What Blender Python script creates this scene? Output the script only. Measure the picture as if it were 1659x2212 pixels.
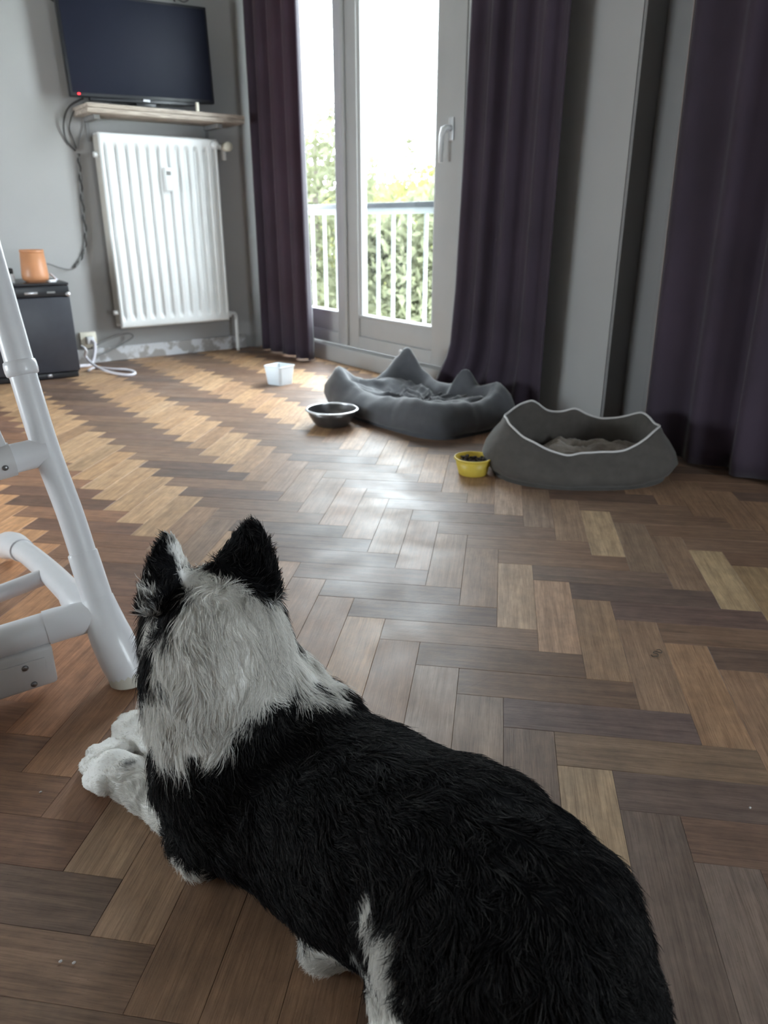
import bpy, bmesh, math, random
import numpy as np
from mathutils import Vector, Matrix

for _o in list(bpy.data.objects):
    bpy.data.objects.remove(_o, do_unlink=True)
scene = bpy.context.scene
C = scene.collection
rnd = random.Random(7)
R = math.radians

# ------------------------------------------------------------------ camera
F_PX, IMG_W, IMG_H = 1615.0, 1659.0, 2212.0
CAM_H, PITCH, HEAD = 0.70, R(21.265), R(53.5)
cam_d = bpy.data.cameras.new('camera')
cam = bpy.data.objects.new('camera', cam_d)
C.objects.link(cam)
cam_d.sensor_fit = 'VERTICAL'
cam_d.sensor_height = 24.0
cam_d.lens = F_PX / IMG_H * 24.0
cam_d.clip_start = 0.02
cam_d.clip_end = 300
cam.location = (0, 0, CAM_H)
cam.rotation_euler = (R(90) - PITCH, 0, HEAD - R(90))
cam_d.dof.use_dof = True
cam_d.dof.focus_distance = 0.92
cam_d.dof.aperture_fstop = 5.2
scene.camera = cam

# ------------------------------------------------------------------ sky, light, exposure
SKY = 9.0
world = bpy.data.worlds.new('overcast_sky')
scene.world = world
world.use_nodes = True
wn = world.node_tree.nodes
wn['Background'].inputs['Color'].default_value = (0.87, 0.945, 1.0, 1)
wn['Background'].inputs['Strength'].default_value = SKY
# two unseen windows added for fill light: in the side wall (y range) and in the back wall (x range)
SY0, SY1, SZ0, SZ1 = 1.95, 3.45, 0.15, 0.90
BX0, BX1, BZ0, BZ1 = 1.15, 1.95, 0.35, 1.15
# portals: sampling guides for the sky seen through the door and the added windows, they give no light themselves
for _n, _loc, _sz, _rot in (('door_sky_portal', (2.32, 3.19, 1.18), (2.2, 1.68), (0, R(90), 0)),
                            ('side_fill_portal', (-2.46, (SY0 + SY1) / 2, (SZ0 + SZ1) / 2), (SZ1 - SZ0, SY1 - SY0), (0, R(-90), 0)),
                            ('back_fill_portal', ((BX0 + BX1) / 2, -1.76, (BZ0 + BZ1) / 2), (BX1 - BX0, BZ1 - BZ0), (R(90), 0, 0))):
    pd = bpy.data.lights.new(_n, 'AREA')
    pd.shape = 'RECTANGLE'
    pd.size, pd.size_y = _sz
    pd.cycles.is_portal = True
    po = bpy.data.objects.new(_n, pd)
    po.location = _loc
    po.rotation_euler = _rot
    C.objects.link(po)
scene.view_settings.view_transform = 'Standard'
scene.view_settings.look = 'None'
scene.view_settings.gamma = 1.0
scene.view_settings.use_curve_mapping = False
scene.view_settings.exposure = 1.75
scene.cycles.max_bounces = 7
scene.cycles.diffuse_bounces = 4
scene.cycles.glossy_bounces = 3
scene.cycles.sample_clamp_indirect = 6.0
scene.cycles.adaptive_threshold = 0.04

# ------------------------------------------------------------------ geometry of the view, used to work out positions
_s, _c = math.sin(PITCH), math.cos(PITCH)
_fx, _fy = math.cos(HEAD), math.sin(HEAD)
_rx, _ry = math.sin(HEAD), -math.cos(HEAD)


def ray(x, y):
    u = (x - IMG_W / 2) / F_PX
    v = (IMG_H / 2 - y) / F_PX
    Y, Z = v * _s + _c, v * _c - _s
    return np.array([u * _rx + Y * _fx, u * _ry + Y * _fy, Z])


def at(x, y, z):
    d = ray(x, y)
    return np.array([0, 0, CAM_H]) + d * ((z - CAM_H) / d[2])


def atx(x, y, X):
    d = ray(x, y)
    return np.array([0, 0, CAM_H]) + d * (X / d[0])


def aty(x, y, Y):
    d = ray(x, y)
    return np.array([0, 0, CAM_H]) + d * (Y / d[1])


def atd(x, y, dist):
    d = ray(x, y)
    return np.array([0, 0, CAM_H]) + d / np.linalg.norm(d) * dist


# ------------------------------------------------------------------ materials
def new_mat(name):
    m = bpy.data.materials.new(name)
    m.use_nodes = True
    nt = m.node_tree
    return m, nt, nt.nodes['Principled BSDF']


def link(nt, a, b):
    nt.links.new(a, b)


def mat(name, col, rough=0.5, metal=0.0, spec=0.5, var=0.0, scale=20.0, bump=0.0, bscale=200.0, sheen=0.0, transm=0.0):
    m, nt, b = new_mat(name)
    b.inputs['Roughness'].default_value = rough
    b.inputs['Metallic'].default_value = metal
    b.inputs['Specular IOR Level'].default_value = spec
    if sheen:
        b.inputs['Sheen Weight'].default_value = sheen
        b.inputs['Sheen Roughness'].default_value = 0.4
    tc = nt.nodes.new('ShaderNodeTexCoord')
    n = nt.nodes.new('ShaderNodeTexNoise')
    n.inputs['Scale'].default_value = scale
    n.inputs['Detail'].default_value = 5
    link(nt, tc.outputs['Object'], n.inputs['Vector'])
    r = nt.nodes.new('ShaderNodeValToRGB')
    r.color_ramp.elements[0].position = 0.3
    r.color_ramp.elements[1].position = 0.7
    r.color_ramp.elements[0].color = (*[c * (1 - var) for c in col], 1)
    r.color_ramp.elements[1].color = (*[min(1, c * (1 + var)) for c in col], 1)
    link(nt, n.outputs['Fac'], r.inputs['Fac'])
    link(nt, r.outputs['Color'], b.inputs['Base Color'])
    if bump:
        n2 = nt.nodes.new('ShaderNodeTexNoise')
        n2.inputs['Scale'].default_value = bscale
        n2.inputs['Detail'].default_value = 3
        link(nt, tc.outputs['Object'], n2.inputs['Vector'])
        bp = nt.nodes.new('ShaderNodeBump')
        bp.inputs['Strength'].default_value = bump
        bp.inputs['Distance'].default_value = 0.002
        link(nt, n2.outputs['Fac'], bp.inputs['Height'])
        link(nt, bp.outputs['Normal'], b.inputs['Normal'])
    return m


def mix_translucent(m, col, fac):
    nt = m.node_tree
    if m.name.startswith('leaf'): nt.nodes['Principled BSDF'].inputs['Specular IOR Level'].default_value = 0.08
    b = nt.nodes['Principled BSDF']
    out = nt.nodes['Material Output']
    t = nt.nodes.new('ShaderNodeBsdfTranslucent')
    t.inputs['Color'].default_value = (*col, 1)
    mx = nt.nodes.new('ShaderNodeMixShader')
    mx.inputs['Fac'].default_value = fac
    link(nt, b.outputs[0], mx.inputs[1])
    link(nt, t.outputs[0], mx.inputs[2])
    link(nt, mx.outputs[0], out.inputs['Surface'])
    return m


M = {}
M['wall'] = mat('wall_paint', (0.365, 0.362, 0.36), 0.75, var=0.03, scale=3, bump=0.15, bscale=260)
M['wallw'] = mat('pale_wall_paint', (0.74, 0.735, 0.72), 0.75, var=0.03, scale=3, bump=0.15, bscale=260)
M['ceil'] = mat('ceiling_paint', (0.62, 0.615, 0.605), 0.8, var=0.02, scale=3)
M['trim'] = mat('trim_paint', (0.52, 0.51, 0.50), 0.4, var=0.04, scale=6)
M['reveal'] = mat('reveal_paint', (0.21, 0.205, 0.21), 0.6, var=0.04, scale=5)
M['door'] = mat('door_paint', (0.43, 0.43, 0.43), 0.35, var=0.03, scale=8, bump=0.05)
M['rad'] = mat('radiator_enamel', (0.80, 0.82, 0.83), 0.3, var=0.02, scale=10)
M['radside'] = mat('radiator_side', (0.60, 0.57, 0.52), 0.45, var=0.05, scale=20)
M['whiteplastic'] = mat('white_plastic', (0.72, 0.72, 0.75), 0.28, var=0.02, scale=30)
M['greyplastic'] = mat('grey_white_plastic', (0.60, 0.59, 0.60), 0.4, var=0.03, scale=30)
M['creamplastic'] = mat('cream_plastic', (0.70, 0.66, 0.56), 0.4, var=0.03, scale=30)
M['rubber'] = mat('pale_rubber', (0.62, 0.60, 0.53), 0.55, var=0.03, scale=30)
M['black'] = mat('black_plastic', (0.012, 0.013, 0.017), 0.35, var=0.1, scale=40)
M['screen'] = mat('dark_screen', (0.013, 0.015, 0.028), 0.5, spec=0.15, var=0.05, scale=10)
M['fridge'] = mat('charcoal_door', (0.03, 0.032, 0.042), 0.4, var=0.08, scale=30)
M['silver'] = mat('silver_badge', (0.55, 0.55, 0.58), 0.3, metal=0.9)
M['steel'] = mat('brushed_steel', (0.20, 0.20, 0.21), 0.3, metal=1.0, var=0.08, scale=60)
M['steeldark'] = mat('dull_steel_outside', (0.10, 0.095, 0.095), 0.35, metal=0.6, var=0.1, scale=40)
M['chrome'] = mat('satin_handle', (0.75, 0.75, 0.77), 0.25, metal=0.6)
M['handle'] = mat('pale_handle', (0.72, 0.73, 0.76), 0.3, metal=0.15)
M['screw'] = mat('screw_steel', (0.25, 0.25, 0.26), 0.35, metal=0.9)
M['brass'] = mat('brass', (0.75, 0.45, 0.13), 0.3, metal=0.9)
M['cup'] = mat('terracotta_plastic', (0.56, 0.255, 0.125), 0.42, var=0.05, scale=12)
M['cable'] = mat('dark_cable', (0.05, 0.048, 0.048), 0.5, var=0.1, scale=40)
M['cablegrey'] = mat('grey_cable', (0.22, 0.22, 0.22), 0.5, var=0.1, scale=40)
M['cablewhite'] = mat('white_cable', (0.75, 0.73, 0.80), 0.35, var=0.02, scale=40)
M['bed1'] = mat('grey_fleece', (0.082, 0.084, 0.095), 0.9, var=0.10, scale=30, bump=0.5, bscale=420, sheen=0.7)
M['bed2'] = mat('brown_grey_fleece', (0.072, 0.064, 0.058), 0.95, var=0.12, scale=40, bump=0.5, bscale=420, sheen=0.2)
M['bed2in'] = mat('brown_plush', (0.26, 0.225, 0.20), 0.95, var=0.3, scale=45, bump=0.8, bscale=300, sheen=0.3)
M['piping'] = mat('pale_piping', (0.55, 0.53, 0.53), 0.7, var=0.05, scale=60)
M['kibble'] = mat('brown_kibble', (0.045, 0.03, 0.022), 0.8, var=0.35, scale=80)
M['yellow'] = mix_translucent(mat('yellow_plastic', (0.78, 0.60, 0.10), 0.4, var=0.03, scale=20), (0.85, 0.68, 0.12), 0.3)
M['tub'] = mix_translucent(mat('milky_plastic', (0.80, 0.83, 0.85), 0.35, var=0.02, scale=20), (0.85, 0.9, 0.95), 0.35)
M['curtain'] = mix_translucent(mat('wine_curtain', (0.033, 0.021, 0.036), 0.85, var=0.22, scale=4, bump=0.25, bscale=600, sheen=0.22), (0.38, 0.035, 0.075), 0.07)
M['lining'] = mat('curtain_lining', (0.36, 0.29, 0.28), 0.8, var=0.05, scale=20)
M['railtop'] = mat('grey_handrail', (0.022, 0.027, 0.037), 0.5, var=0.05, scale=10)
M['railbar'] = mat('white_baluster', (0.30, 0.32, 0.335), 0.5, var=0.03, scale=10)
M['concrete'] = mat('balcony_concrete', (0.35, 0.34, 0.33), 0.9, var=0.15, scale=10)
M['grass'] = mat('garden_grass', (0.09, 0.13, 0.04), 0.9, var=0.4, scale=2)
M['bark'] = mat('tree_bark', (0.09, 0.075, 0.06), 0.9, var=0.3, scale=8)
M['leafA'] = mix_translucent(mat('leaf_yellow_green', (0.115, 0.115, 0.042), 0.7, var=0.35, scale=1.2), (0.13, 0.13, 0.04), 0.4)
M['leafB'] = mix_translucent(mat('leaf_grey_green', (0.11, 0.115, 0.072), 0.7, var=0.35, scale=1.2), (0.12, 0.125, 0.065), 0.4)
M['leafC'] = mix_translucent(mat('leaf_dark_green', (0.085, 0.087, 0.055), 0.7, var=0.35, scale=1.2), (0.09, 0.092, 0.048), 0.4)
M['brickwall'] = mat('house_render', (0.32, 0.24, 0.20), 0.9, var=0.15, scale=2)
M['rooftile'] = mat('house_roof', (0.20, 0.12, 0.09), 0.9, var=0.2, scale=4)
M['subfloor'] = mat('subfloor_dark', (0.02, 0.014, 0.01), 0.9)
M['nose'] = mat('dog_nose', (0.01, 0.01, 0.011), 0.3)

# LED
m, nt, b = new_mat('red_standby_light')
b.inputs['Base Color'].default_value = (0.8, 0.02, 0.02, 1)
b.inputs['Emission Color'].default_value = (1, 0.02, 0.03, 1)
b.inputs['Emission Strength'].default_value = 2.0
M['led'] = m

# window glass: clear, with a weak mirror reflection
m = bpy.data.materials.new('window_glass')
m.use_nodes = True
nt = m.node_tree
nt.nodes.clear()
out = nt.nodes.new('ShaderNodeOutputMaterial')
tr = nt.nodes.new('ShaderNodeBsdfTransparent')
tr.inputs['Color'].default_value = (0.95, 0.97, 0.97, 1)
gl = nt.nodes.new('ShaderNodeBsdfGlossy')
gl.inputs['Roughness'].default_value = 0.02
fr = nt.nodes.new('ShaderNodeLayerWeight')
pw = nt.nodes.new('ShaderNodeMath'); pw.operation = 'POWER'; pw.inputs[1].default_value = 5.0
ma = nt.nodes.new('ShaderNodeMath'); ma.operation = 'MULTIPLY_ADD'; ma.inputs[1].default_value = 0.9; ma.inputs[2].default_value = 0.035
link(nt, fr.outputs['Facing'], pw.inputs[0])
link(nt, pw.outputs[0], ma.inputs[0])
mx = nt.nodes.new('ShaderNodeMixShader')
link(nt, ma.outputs[0], mx.inputs[0])
link(nt, tr.outputs[0], mx.inputs[1])
link(nt, gl.outputs[0], mx.inputs[2])
link(nt, mx.outputs[0], out.inputs['Surface'])
M['glass'] = m


def wood_floor():
    m, nt, b = new_mat('parquet_wood')
    N = nt.nodes.new
    oi = N('ShaderNodeObjectInfo')
    at_t = N('ShaderNodeAttribute'); at_t.attribute_name = 'tone'
    at_l = N('ShaderNodeAttribute'); at_l.attribute_name = 'loc'
    mul = N('ShaderNodeMix'); mul.data_type = 'RGBA'; mul.blend_type = 'MULTIPLY'
    mul.inputs[0].default_value = 1.0
    link(nt, oi.outputs['Color'], mul.inputs[6])
    link(nt, at_t.outputs['Color'], mul.inputs[7])
    off = N('ShaderNodeVectorMath'); off.operation = 'MULTIPLY_ADD'
    off.inputs[1].default_value = (1, 1, 1)
    cmb = N('ShaderNodeCombineXYZ')
    sc = N('ShaderNodeMath'); sc.operation = 'MULTIPLY'; sc.inputs[1].default_value = 61.0
    link(nt, oi.outputs['Random'], sc.inputs[0])
    for i in range(3):
        link(nt, sc.outputs[0], cmb.inputs[i])
    link(nt, at_l.outputs['Vector'], off.inputs[0])
    link(nt, cmb.outputs[0], off.inputs[2])

    def noise(scale_v, detail, rough=0.6, dist=0.0):
        mp = N('ShaderNodeMapping'); mp.inputs['Scale'].default_value = scale_v
        link(nt, off.outputs[0], mp.inputs['Vector'])
        n = N('ShaderNodeTexNoise'); n.inputs['Scale'].default_value = 1.0
        n.inputs['Detail'].default_value = detail; n.inputs['Roughness'].default_value = rough
        n.inputs['Distortion'].default_value = dist
        link(nt, mp.outputs[0], n.inputs['Vector'])
        return n
    g1 = noise((5, 95, 5), 4, 0.6, 0.5)       # broad figure along the block
    g2 = noise((22, 620, 22), 3, 0.6)         # fine pores
    g3 = noise((28, 34, 28), 5, 0.65)         # blotches and wear
    pv = N('ShaderNodeTexVoronoi'); pv.inputs['Scale'].default_value = 1.0
    mpv = N('ShaderNodeMapping'); mpv.inputs['Scale'].default_value = (60, 190, 60)
    link(nt, off.outputs[0], mpv.inputs['Vector']); link(nt, mpv.outputs[0], pv.inputs['Vector'])

    def ramp(fac, p0, c0, p1, c1):
        r = N('ShaderNodeValToRGB')
        r.color_ramp.elements[0].position = p0; r.color_ramp.elements[0].color = (*c0, 1)
        r.color_ramp.elements[1].position = p1; r.color_ramp.elements[1].color = (*c1, 1)
        link(nt, fac, r.inputs['Fac'])
        return r
    r1 = ramp(g1.outputs['Fac'], 0.30, (0.72, 0.68, 0.66), 0.70, (1.18, 1.17, 1.15))
    r2 = ramp(g2.outputs['Fac'], 0.34, (0.74, 0.71, 0.70), 0.54, (1.03, 1.03, 1.03))
    r3 = ramp(g3.outputs['Fac'], 0.3, (0.80, 0.80, 0.82), 0.7, (1.14, 1.12, 1.1))
    r4 = ramp(pv.outputs['Distance'], 0.02, (0.35, 0.32, 0.3), 0.07, (1, 1, 1))
    last = mul.outputs[2]
    for r in (r1, r2, r3, r4):
        x = N('ShaderNodeMix'); x.data_type = 'RGBA'; x.blend_type = 'MULTIPLY'; x.inputs[0].default_value = 1.0
        link(nt, last, x.inputs[6]); link(nt, r.outputs[0], x.inputs[7])
        last = x.outputs[2]
    link(nt, last, b.inputs['Base Color'])
    # worn lacquer
    geo = N('ShaderNodeNewGeometry')
    wn_ = N('ShaderNodeTexNoise'); wn_.inputs['Scale'].default_value = 9; wn_.inputs['Detail'].default_value = 6
    link(nt, geo.outputs['Position'], wn_.inputs['Vector'])
    mr = N('ShaderNodeMapRange')
    mr.inputs[1].default_value = 0.3; mr.inputs[2].default_value = 0.7
    mr.inputs[3].default_value = 0.43; mr.inputs[4].default_value = 0.58
    link(nt, wn_.outputs['Fac'], mr.inputs[0])
    link(nt, mr.outputs[0], b.inputs['Roughness'])
    b.inputs['Specular IOR Level'].default_value = 0.50
    # long shallow scratches across the whole floor
    mps = N('ShaderNodeMapping'); mps.inputs['Scale'].default_value = (5, 190, 5); mps.inputs['Rotation'].default_value = (0, 0, 0.6)
    link(nt, geo.outputs['Position'], mps.inputs['Vector'])
    sn = N('ShaderNodeTexNoise'); sn.inputs['Scale'].default_value = 1.0; sn.inputs['Detail'].default_value = 2
    link(nt, mps.outputs[0], sn.inputs['Vector'])
    add = N('ShaderNodeMath'); add.operation = 'ADD'
    link(nt, g2.outputs['Fac'], add.inputs[0]); link(nt, sn.outputs['Fac'], add.inputs[1])
    add2 = N('ShaderNodeMath'); add2.operation = 'ADD'
    link(nt, add.outputs[0], add2.inputs[0]); link(nt, g3.outputs['Fac'], add2.inputs[1])
    bp = N('ShaderNodeBump'); bp.inputs['Strength'].default_value = 0.22; bp.inputs['Distance'].default_value = 0.0010
    link(nt, add2.outputs[0], bp.inputs['Height'])
    link(nt, bp.outputs['Normal'], b.inputs['Normal'])
    return m


M['parquet'] = wood_floor()


def shelf_wood():
    m = mat('pale_shelf_board', (0.50, 0.43, 0.36), 0.6, var=0.1, scale=30)
    nt = m.node_tree
    b = nt.nodes['Principled BSDF']
    tc = nt.nodes.new('ShaderNodeTexCoord')
    mp = nt.nodes.new('ShaderNodeMapping'); mp.inputs['Scale'].default_value = (14, 60, 260)
    link(nt, tc.outputs['Object'], mp.inputs['Vector'])
    n = nt.nodes.new('ShaderNodeTexNoise'); n.inputs['Scale'].default_value = 1; n.inputs['Detail'].default_value = 4
    link(nt, mp.outputs[0], n.inputs['Vector'])
    r = nt.nodes.new('ShaderNodeValToRGB')
    r.color_ramp.elements[0].position = 0.35; r.color_ramp.elements[0].color = (0.30, 0.24, 0.20, 1)
    r.color_ramp.elements[1].position = 0.65; r.color_ramp.elements[1].color = (0.58, 0.51, 0.44, 1)
    link(nt, n.outputs['Fac'], r.inputs['Fac'])
    link(nt, r.outputs['Color'], b.inputs['Base Color'])
    return m


M['shelf'] = shelf_wood()


def baseboard_mat():
    m = mat('worn_skirting', (0.50, 0.49, 0.48), 0.5)
    nt = m.node_tree
    b = nt.nodes['Principled BSDF']
    r = [n for n in nt.nodes if n.type == 'VALTORGB'][0]
    n = [n for n in nt.nodes if n.type == 'TEX_NOISE'][0]
    n.inputs['Scale'].default_value = 14
    n.inputs['Detail'].default_value = 3
    r.color_ramp.elements[0].position = 0.46; r.color_ramp.elements[0].color = (0.36, 0.34, 0.33, 1)
    r.color_ramp.elements[1].position = 0.56; r.color_ramp.elements[1].color = (0.64, 0.65, 0.68, 1)
    return m


M['skirting'] = baseboard_mat()


# ------------------------------------------------------------------ mesh helpers
def empty(name, loc=(0, 0, 0), rz=0.0):
    o = bpy.data.objects.new(name, None)
    o.empty_display_size = 0.05
    o.location = loc
    o.rotation_euler = (0, 0, rz)
    C.objects.link(o)
    return o


def tag(o, label=None, cat=None, group=None, kind=None):
    if label: o['label'] = label
    if cat: o['category'] = cat
    if group: o['group'] = group
    if kind: o['kind'] = kind
    return o


def obj(name, me, m, parent=None, loc=None, rot=None):
    if isinstance(me, bmesh.types.BMesh):
        bm = me
        me = bpy.data.meshes.new(name)
        bm.normal_update()
        bm.to_mesh(me)
        bm.free()
    if m is not None and not me.materials:
        me.materials.append(m)
    o = bpy.data.objects.new(name, me)
    if parent is not None: o.parent = parent
    if loc is not None: o.location = loc
    if rot is not None: o.rotation_euler = rot
    C.objects.link(o)
    return o


def pydata(verts, faces, smooth=True):
    me = bpy.data.meshes.new('m')
    me.from_pydata([tuple(map(float, v)) for v in verts], [], faces)
    if smooth:
        me.polygons.foreach_set('use_smooth', [True] * len(me.polygons))
    me.update()
    return me


def bx(bm, x0, x1, y0, y1, z0, z1, bev=0.0, seg=2):
    x0, x1 = sorted((x0, x1)); y0, y1 = sorted((y0, y1)); z0, z1 = sorted((z0, z1))
    r = bmesh.ops.create_cube(bm, size=1.0, matrix=Matrix.Translation(((x0 + x1) / 2, (y0 + y1) / 2, (z0 + z1) / 2)) @ Matrix.Diagonal((x1 - x0, y1 - y0, z1 - z0, 1)))
    if bev > 0:
        vs = set(r['verts'])
        es = [e for e in bm.edges if e.verts[0] in vs and e.verts[1] in vs]
        bmesh.ops.bevel(bm, geom=es, offset=bev, segments=seg, affect='EDGES', profile=0.5)
    return bm


def box(*a, **k):
    return bx(bmesh.new(), *a, **k)


def shade(o, ang=35):
    me = o.data
    me.polygons.foreach_set('use_smooth', [True] * len(me.polygons))
    try:
        me.set_sharp_from_angle(angle=R(ang))
    except Exception:
        pass
    return o


def catmull(pts, n=10, closed=False):
    P = [np.array(p, float) for p in pts]
    out = []
    L = len(P)
    rng = range(L if closed else L - 1)
    for i in rng:
        p0 = P[(i - 1) % L] if closed or i > 0 else 2 * P[0] - P[1]
        p1 = P[i]; p2 = P[(i + 1) % L]
        p3 = P[(i + 2) % L] if closed or i + 2 < L else 2 * P[-1] - P[-2]
        for k in range(n):
            t = k / n
            out.append(0.5 * ((2 * p1) + (-p0 + p2) * t + (2 * p0 - 5 * p1 + 4 * p2 - p3) * t * t + (-p0 + 3 * p1 - 3 * p2 + p3) * t ** 3))
    if not closed:
        out.append(P[-1])
    return out


def sweep(path, rad, seg=12, closed=False, caps=True, sx=1.0, sy=1.0, smooth=True):
    """tube along a path; rad a number or a list; sx/sy flatten the section (sideways / upwards)"""
    P = np.array(path, float)
    n = len(P)
    rad = np.full(n, rad) if np.isscalar(rad) else np.array(rad, float)
    T = np.zeros_like(P)
    for i in range(n):
        a = P[(i + 1) % n] if closed or i < n - 1 else P[i]
        b_ = P[(i - 1) % n] if closed or i > 0 else P[i]
        T[i] = a - b_
        T[i] /= max(1e-9, np.linalg.norm(T[i]))
    up = np.array([0, 0, 1.0])
    if abs(T[0] @ up) > 0.9: up = np.array([0, 1.0, 0])
    Nn = np.cross(up, T[0]); Nn /= np.linalg.norm(Nn)
    verts, faces = [], []
    for i in range(n):
        Nn = Nn - T[i] * (Nn @ T[i]); Nn /= np.linalg.norm(Nn)
        B = np.cross(T[i], Nn)
        for k in range(seg):
            a = 2 * math.pi * k / seg
            verts.append(P[i] + rad[i] * (math.cos(a) * Nn * sx + math.sin(a) * B * sy))
    m_ = n if closed else n - 1
    for i in range(m_):
        j = (i + 1) % n
        for k in range(seg):
            l = (k + 1) % seg
            faces.append((i * seg + k, i * seg + l, j * seg + l, j * seg + k))
    if caps and not closed:
        faces.append(tuple(range(seg))[::-1])
        faces.append(tuple((n - 1) * seg + k for k in range(seg)))
    return pydata(verts, faces, smooth)


def lathe(profile, seg=40, sqx=None):
    """closed-at-axis profile [(r,z)...]"""
    verts, faces, rings = [], [], []
    for r, z in profile:
        if r < 1e-6:
            rings.append([len(verts)]); verts.append((0, 0, z))
        else:
            base = len(verts)
            for k in range(seg):
                a = 2 * math.pi * k / seg
                verts.append((r * math.cos(a), r * math.sin(a), z))
            rings.append([base + k for k in range(seg)])
    for A, B in zip(rings[:-1], rings[1:]):
        for k in range(seg):
            l = (k + 1) % seg
            if len(A) == 1 and len(B) == 1: continue
            if len(A) == 1: faces.append((A[0], B[l], B[k]))
            elif len(B) == 1: faces.append((A[k], A[l], B[0]))
            else: faces.append((A[k], A[l], B[l], B[k]))
    me = pydata(verts, faces)
    me.flip_normals() if False else None
    return me


def fixn(o):
    bm = bmesh.new(); bm.from_mesh(o.data)
    bmesh.ops.recalc_face_normals(bm, faces=bm.faces)
    bm.to_mesh(o.data); bm.free()
    return o


_sn = np.random.RandomState(3)
_SD = _sn.normal(size=(3, 9, 3)); _SP = _sn.uniform(0, 6.28, (3, 9))


def vnoise(P, freq):
    """cheap smooth vector noise in about [-1,1]"""
    P = np.asarray(P)
    o = np.zeros((len(P), 3))
    for c in range(3):
        for k in range(9):
            o[:, c] += np.sin(P @ (_SD[c, k] * freq) + _SP[c, k])
    return o / 3.2


# ------------------------------------------------------------------ room shell
XW, YW = 2.170, 4.116          # inner faces of the door wall and of the radiator wall
XB, YB, ZC = -2.3, -1.6, 2.62  # the two walls behind the viewer, ceiling
DY0, DY1, DZ = 2.330, 4.03, 2.28   # door opening
WY0, WY1 = 0.30, 1.638         # recess of the curtained window
T = 0.30

fl = obj('floor', box(XB - .1, XW + .12, YB - .1, YW + .1, -0.06, -0.0135), M['subfloor'])
tag(fl, kind='structure')
tag(obj('ceiling', box(XB - T, XW + T, YB - T, YW + T, ZC, ZC + .2), M['ceil']), kind='structure')
tag(obj('wall_left', box(XB - T, XW + .10, YW, YW + T, -0.06, ZC), M['wall']), kind='structure')
bm = bmesh.new()
bx(bm, XW, XW + T, WY1, DY0, -0.06, ZC)                # pier between window and door
bx(bm, XW, XW + T, DY0, DY1, DZ, ZC)                   # above the door
bx(bm, XW, XW + .10, DY1, YW, -0.06, ZC)                 # corner strip
bx(bm, XW, XW + T, WY0, WY1, DZ, ZC)                   # above the window
bx(bm, XW, XW + T, YB - T, WY0, -0.06, ZC)
bx(bm, XW + 0.20, XW + T, WY0, WY1, -0.06, DZ)         # closed back of the window recess
tag(obj('wall_right', bm, M['wall']), kind='structure')
bm = bmesh.new()
bx(bm, XB - T, BX0, YB - T, YB, -0.06, ZC)
bx(bm, BX1, XW + T, YB - T, YB, -0.06, ZC)
bx(bm, BX0, BX1, YB - T, YB, -0.06, BZ0)
bx(bm, BX0, BX1, YB - T, YB, BZ1, ZC)
tag(obj('wall_back', bm, M['wallw']), kind='structure')
bm = bmesh.new()
bx(bm, XB - T, XB, YB, SY0, -0.06, ZC)
bx(bm, XB - T, XB, SY1, YW, -0.06, ZC)
bx(bm, XB - T, XB, SY0, SY1, -0.06, SZ0)
bx(bm, XB - T, XB, SY0, SY1, SZ1, ZC)
tag(obj('wall_side', bm, M['wallw']), kind='structure')
bm = box(0.3, 2.02, YW - 0.016, YW, 0, 0.075, 0.004)
tag(obj('baseboard_left', bm, M['skirting']), kind='structure')

# unseen windows added behind the viewer to let in fill light
for nm3, lo3, hi3, z0, z1, side in (('added_window_3', SY0, SY1, SZ0, SZ1, True), ('added_window_4', BX0, BX1, BZ0, BZ1, False)):
    org = (XB - .1, (lo3 + hi3) / 2, z0) if side else ((lo3 + hi3) / 2, YB - .1, z0)
    w3 = empty(nm3, org); tag(w3, kind='structure')
    for nm, a in (('window_frame', (lo3 + .002, lo3 + .05, z0 + .002, z1 - .002)), ('window_frame', (hi3 - .05, hi3 - .002, z0 + .002, z1 - .002)), ('window_frame', (lo3 + .05, hi3 - .05, z0 + .002, z0 + .05)), ('window_frame', (lo3 + .05, hi3 - .05, z1 - .05, z1 - .002)), ('pane', (lo3 + .04, hi3 - .04, z0 + .04, z1 - .04))):
        d0, d1_ = (.16, .10) if nm != 'pane' else (.132, .128)
        bm = box(XB - d0, XB - d1_, *a) if side else box(a[0], a[1], YB - d0, YB - d1_, a[2], a[3])
        bmesh.ops.translate(bm, verts=bm.verts, vec=tuple(-c for c in org))
        obj(nm, bm, M['trim'] if nm != 'pane' else M['glass'], w3)

# curtained window: recess lining, frame and closed inner panel
w2 = empty('window_2', (XW + 0.1, (WY0 + WY1) / 2, 0))
tag(w2, kind='structure')


def wpart(name, m, *a, bev=0.004, parent=None, **k):
    bm = box(*a, bev=bev, **k)
    px, py, pz = parent.location
    bmesh.ops.translate(bm, verts=bm.verts, vec=(-px, -py, -pz))
    return shade(obj(name, bm, m, parent))


wpart('reveal_lining', M['reveal'], XW + 0.002, XW + 0.20, WY1 - 0.012, WY1 - 0.001, 0, DZ, parent=w2, bev=0.001)
wpart('window_frame', M['reveal'], XW + 0.10, XW + 0.16, WY1 - 0.14, WY1 - 0.012, 0, DZ, parent=w2)
wpart('window_frame', M['trim'], XW + 0.10, XW + 0.16, WY0 + 0.01, WY0 + 0.14, 0, DZ, parent=w2)
wpart('inner_panel', M['reveal'], XW + 0.12, XW + 0.15, WY0 + 0.14, WY1 - 0.14, 0, DZ, parent=w2)
wpart('frame_bead', M['reveal'], XW + 0.085, XW + 0.10, WY1 - 0.14, WY1 - 0.105, 0, DZ, parent=w2, bev=0.005)

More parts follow.
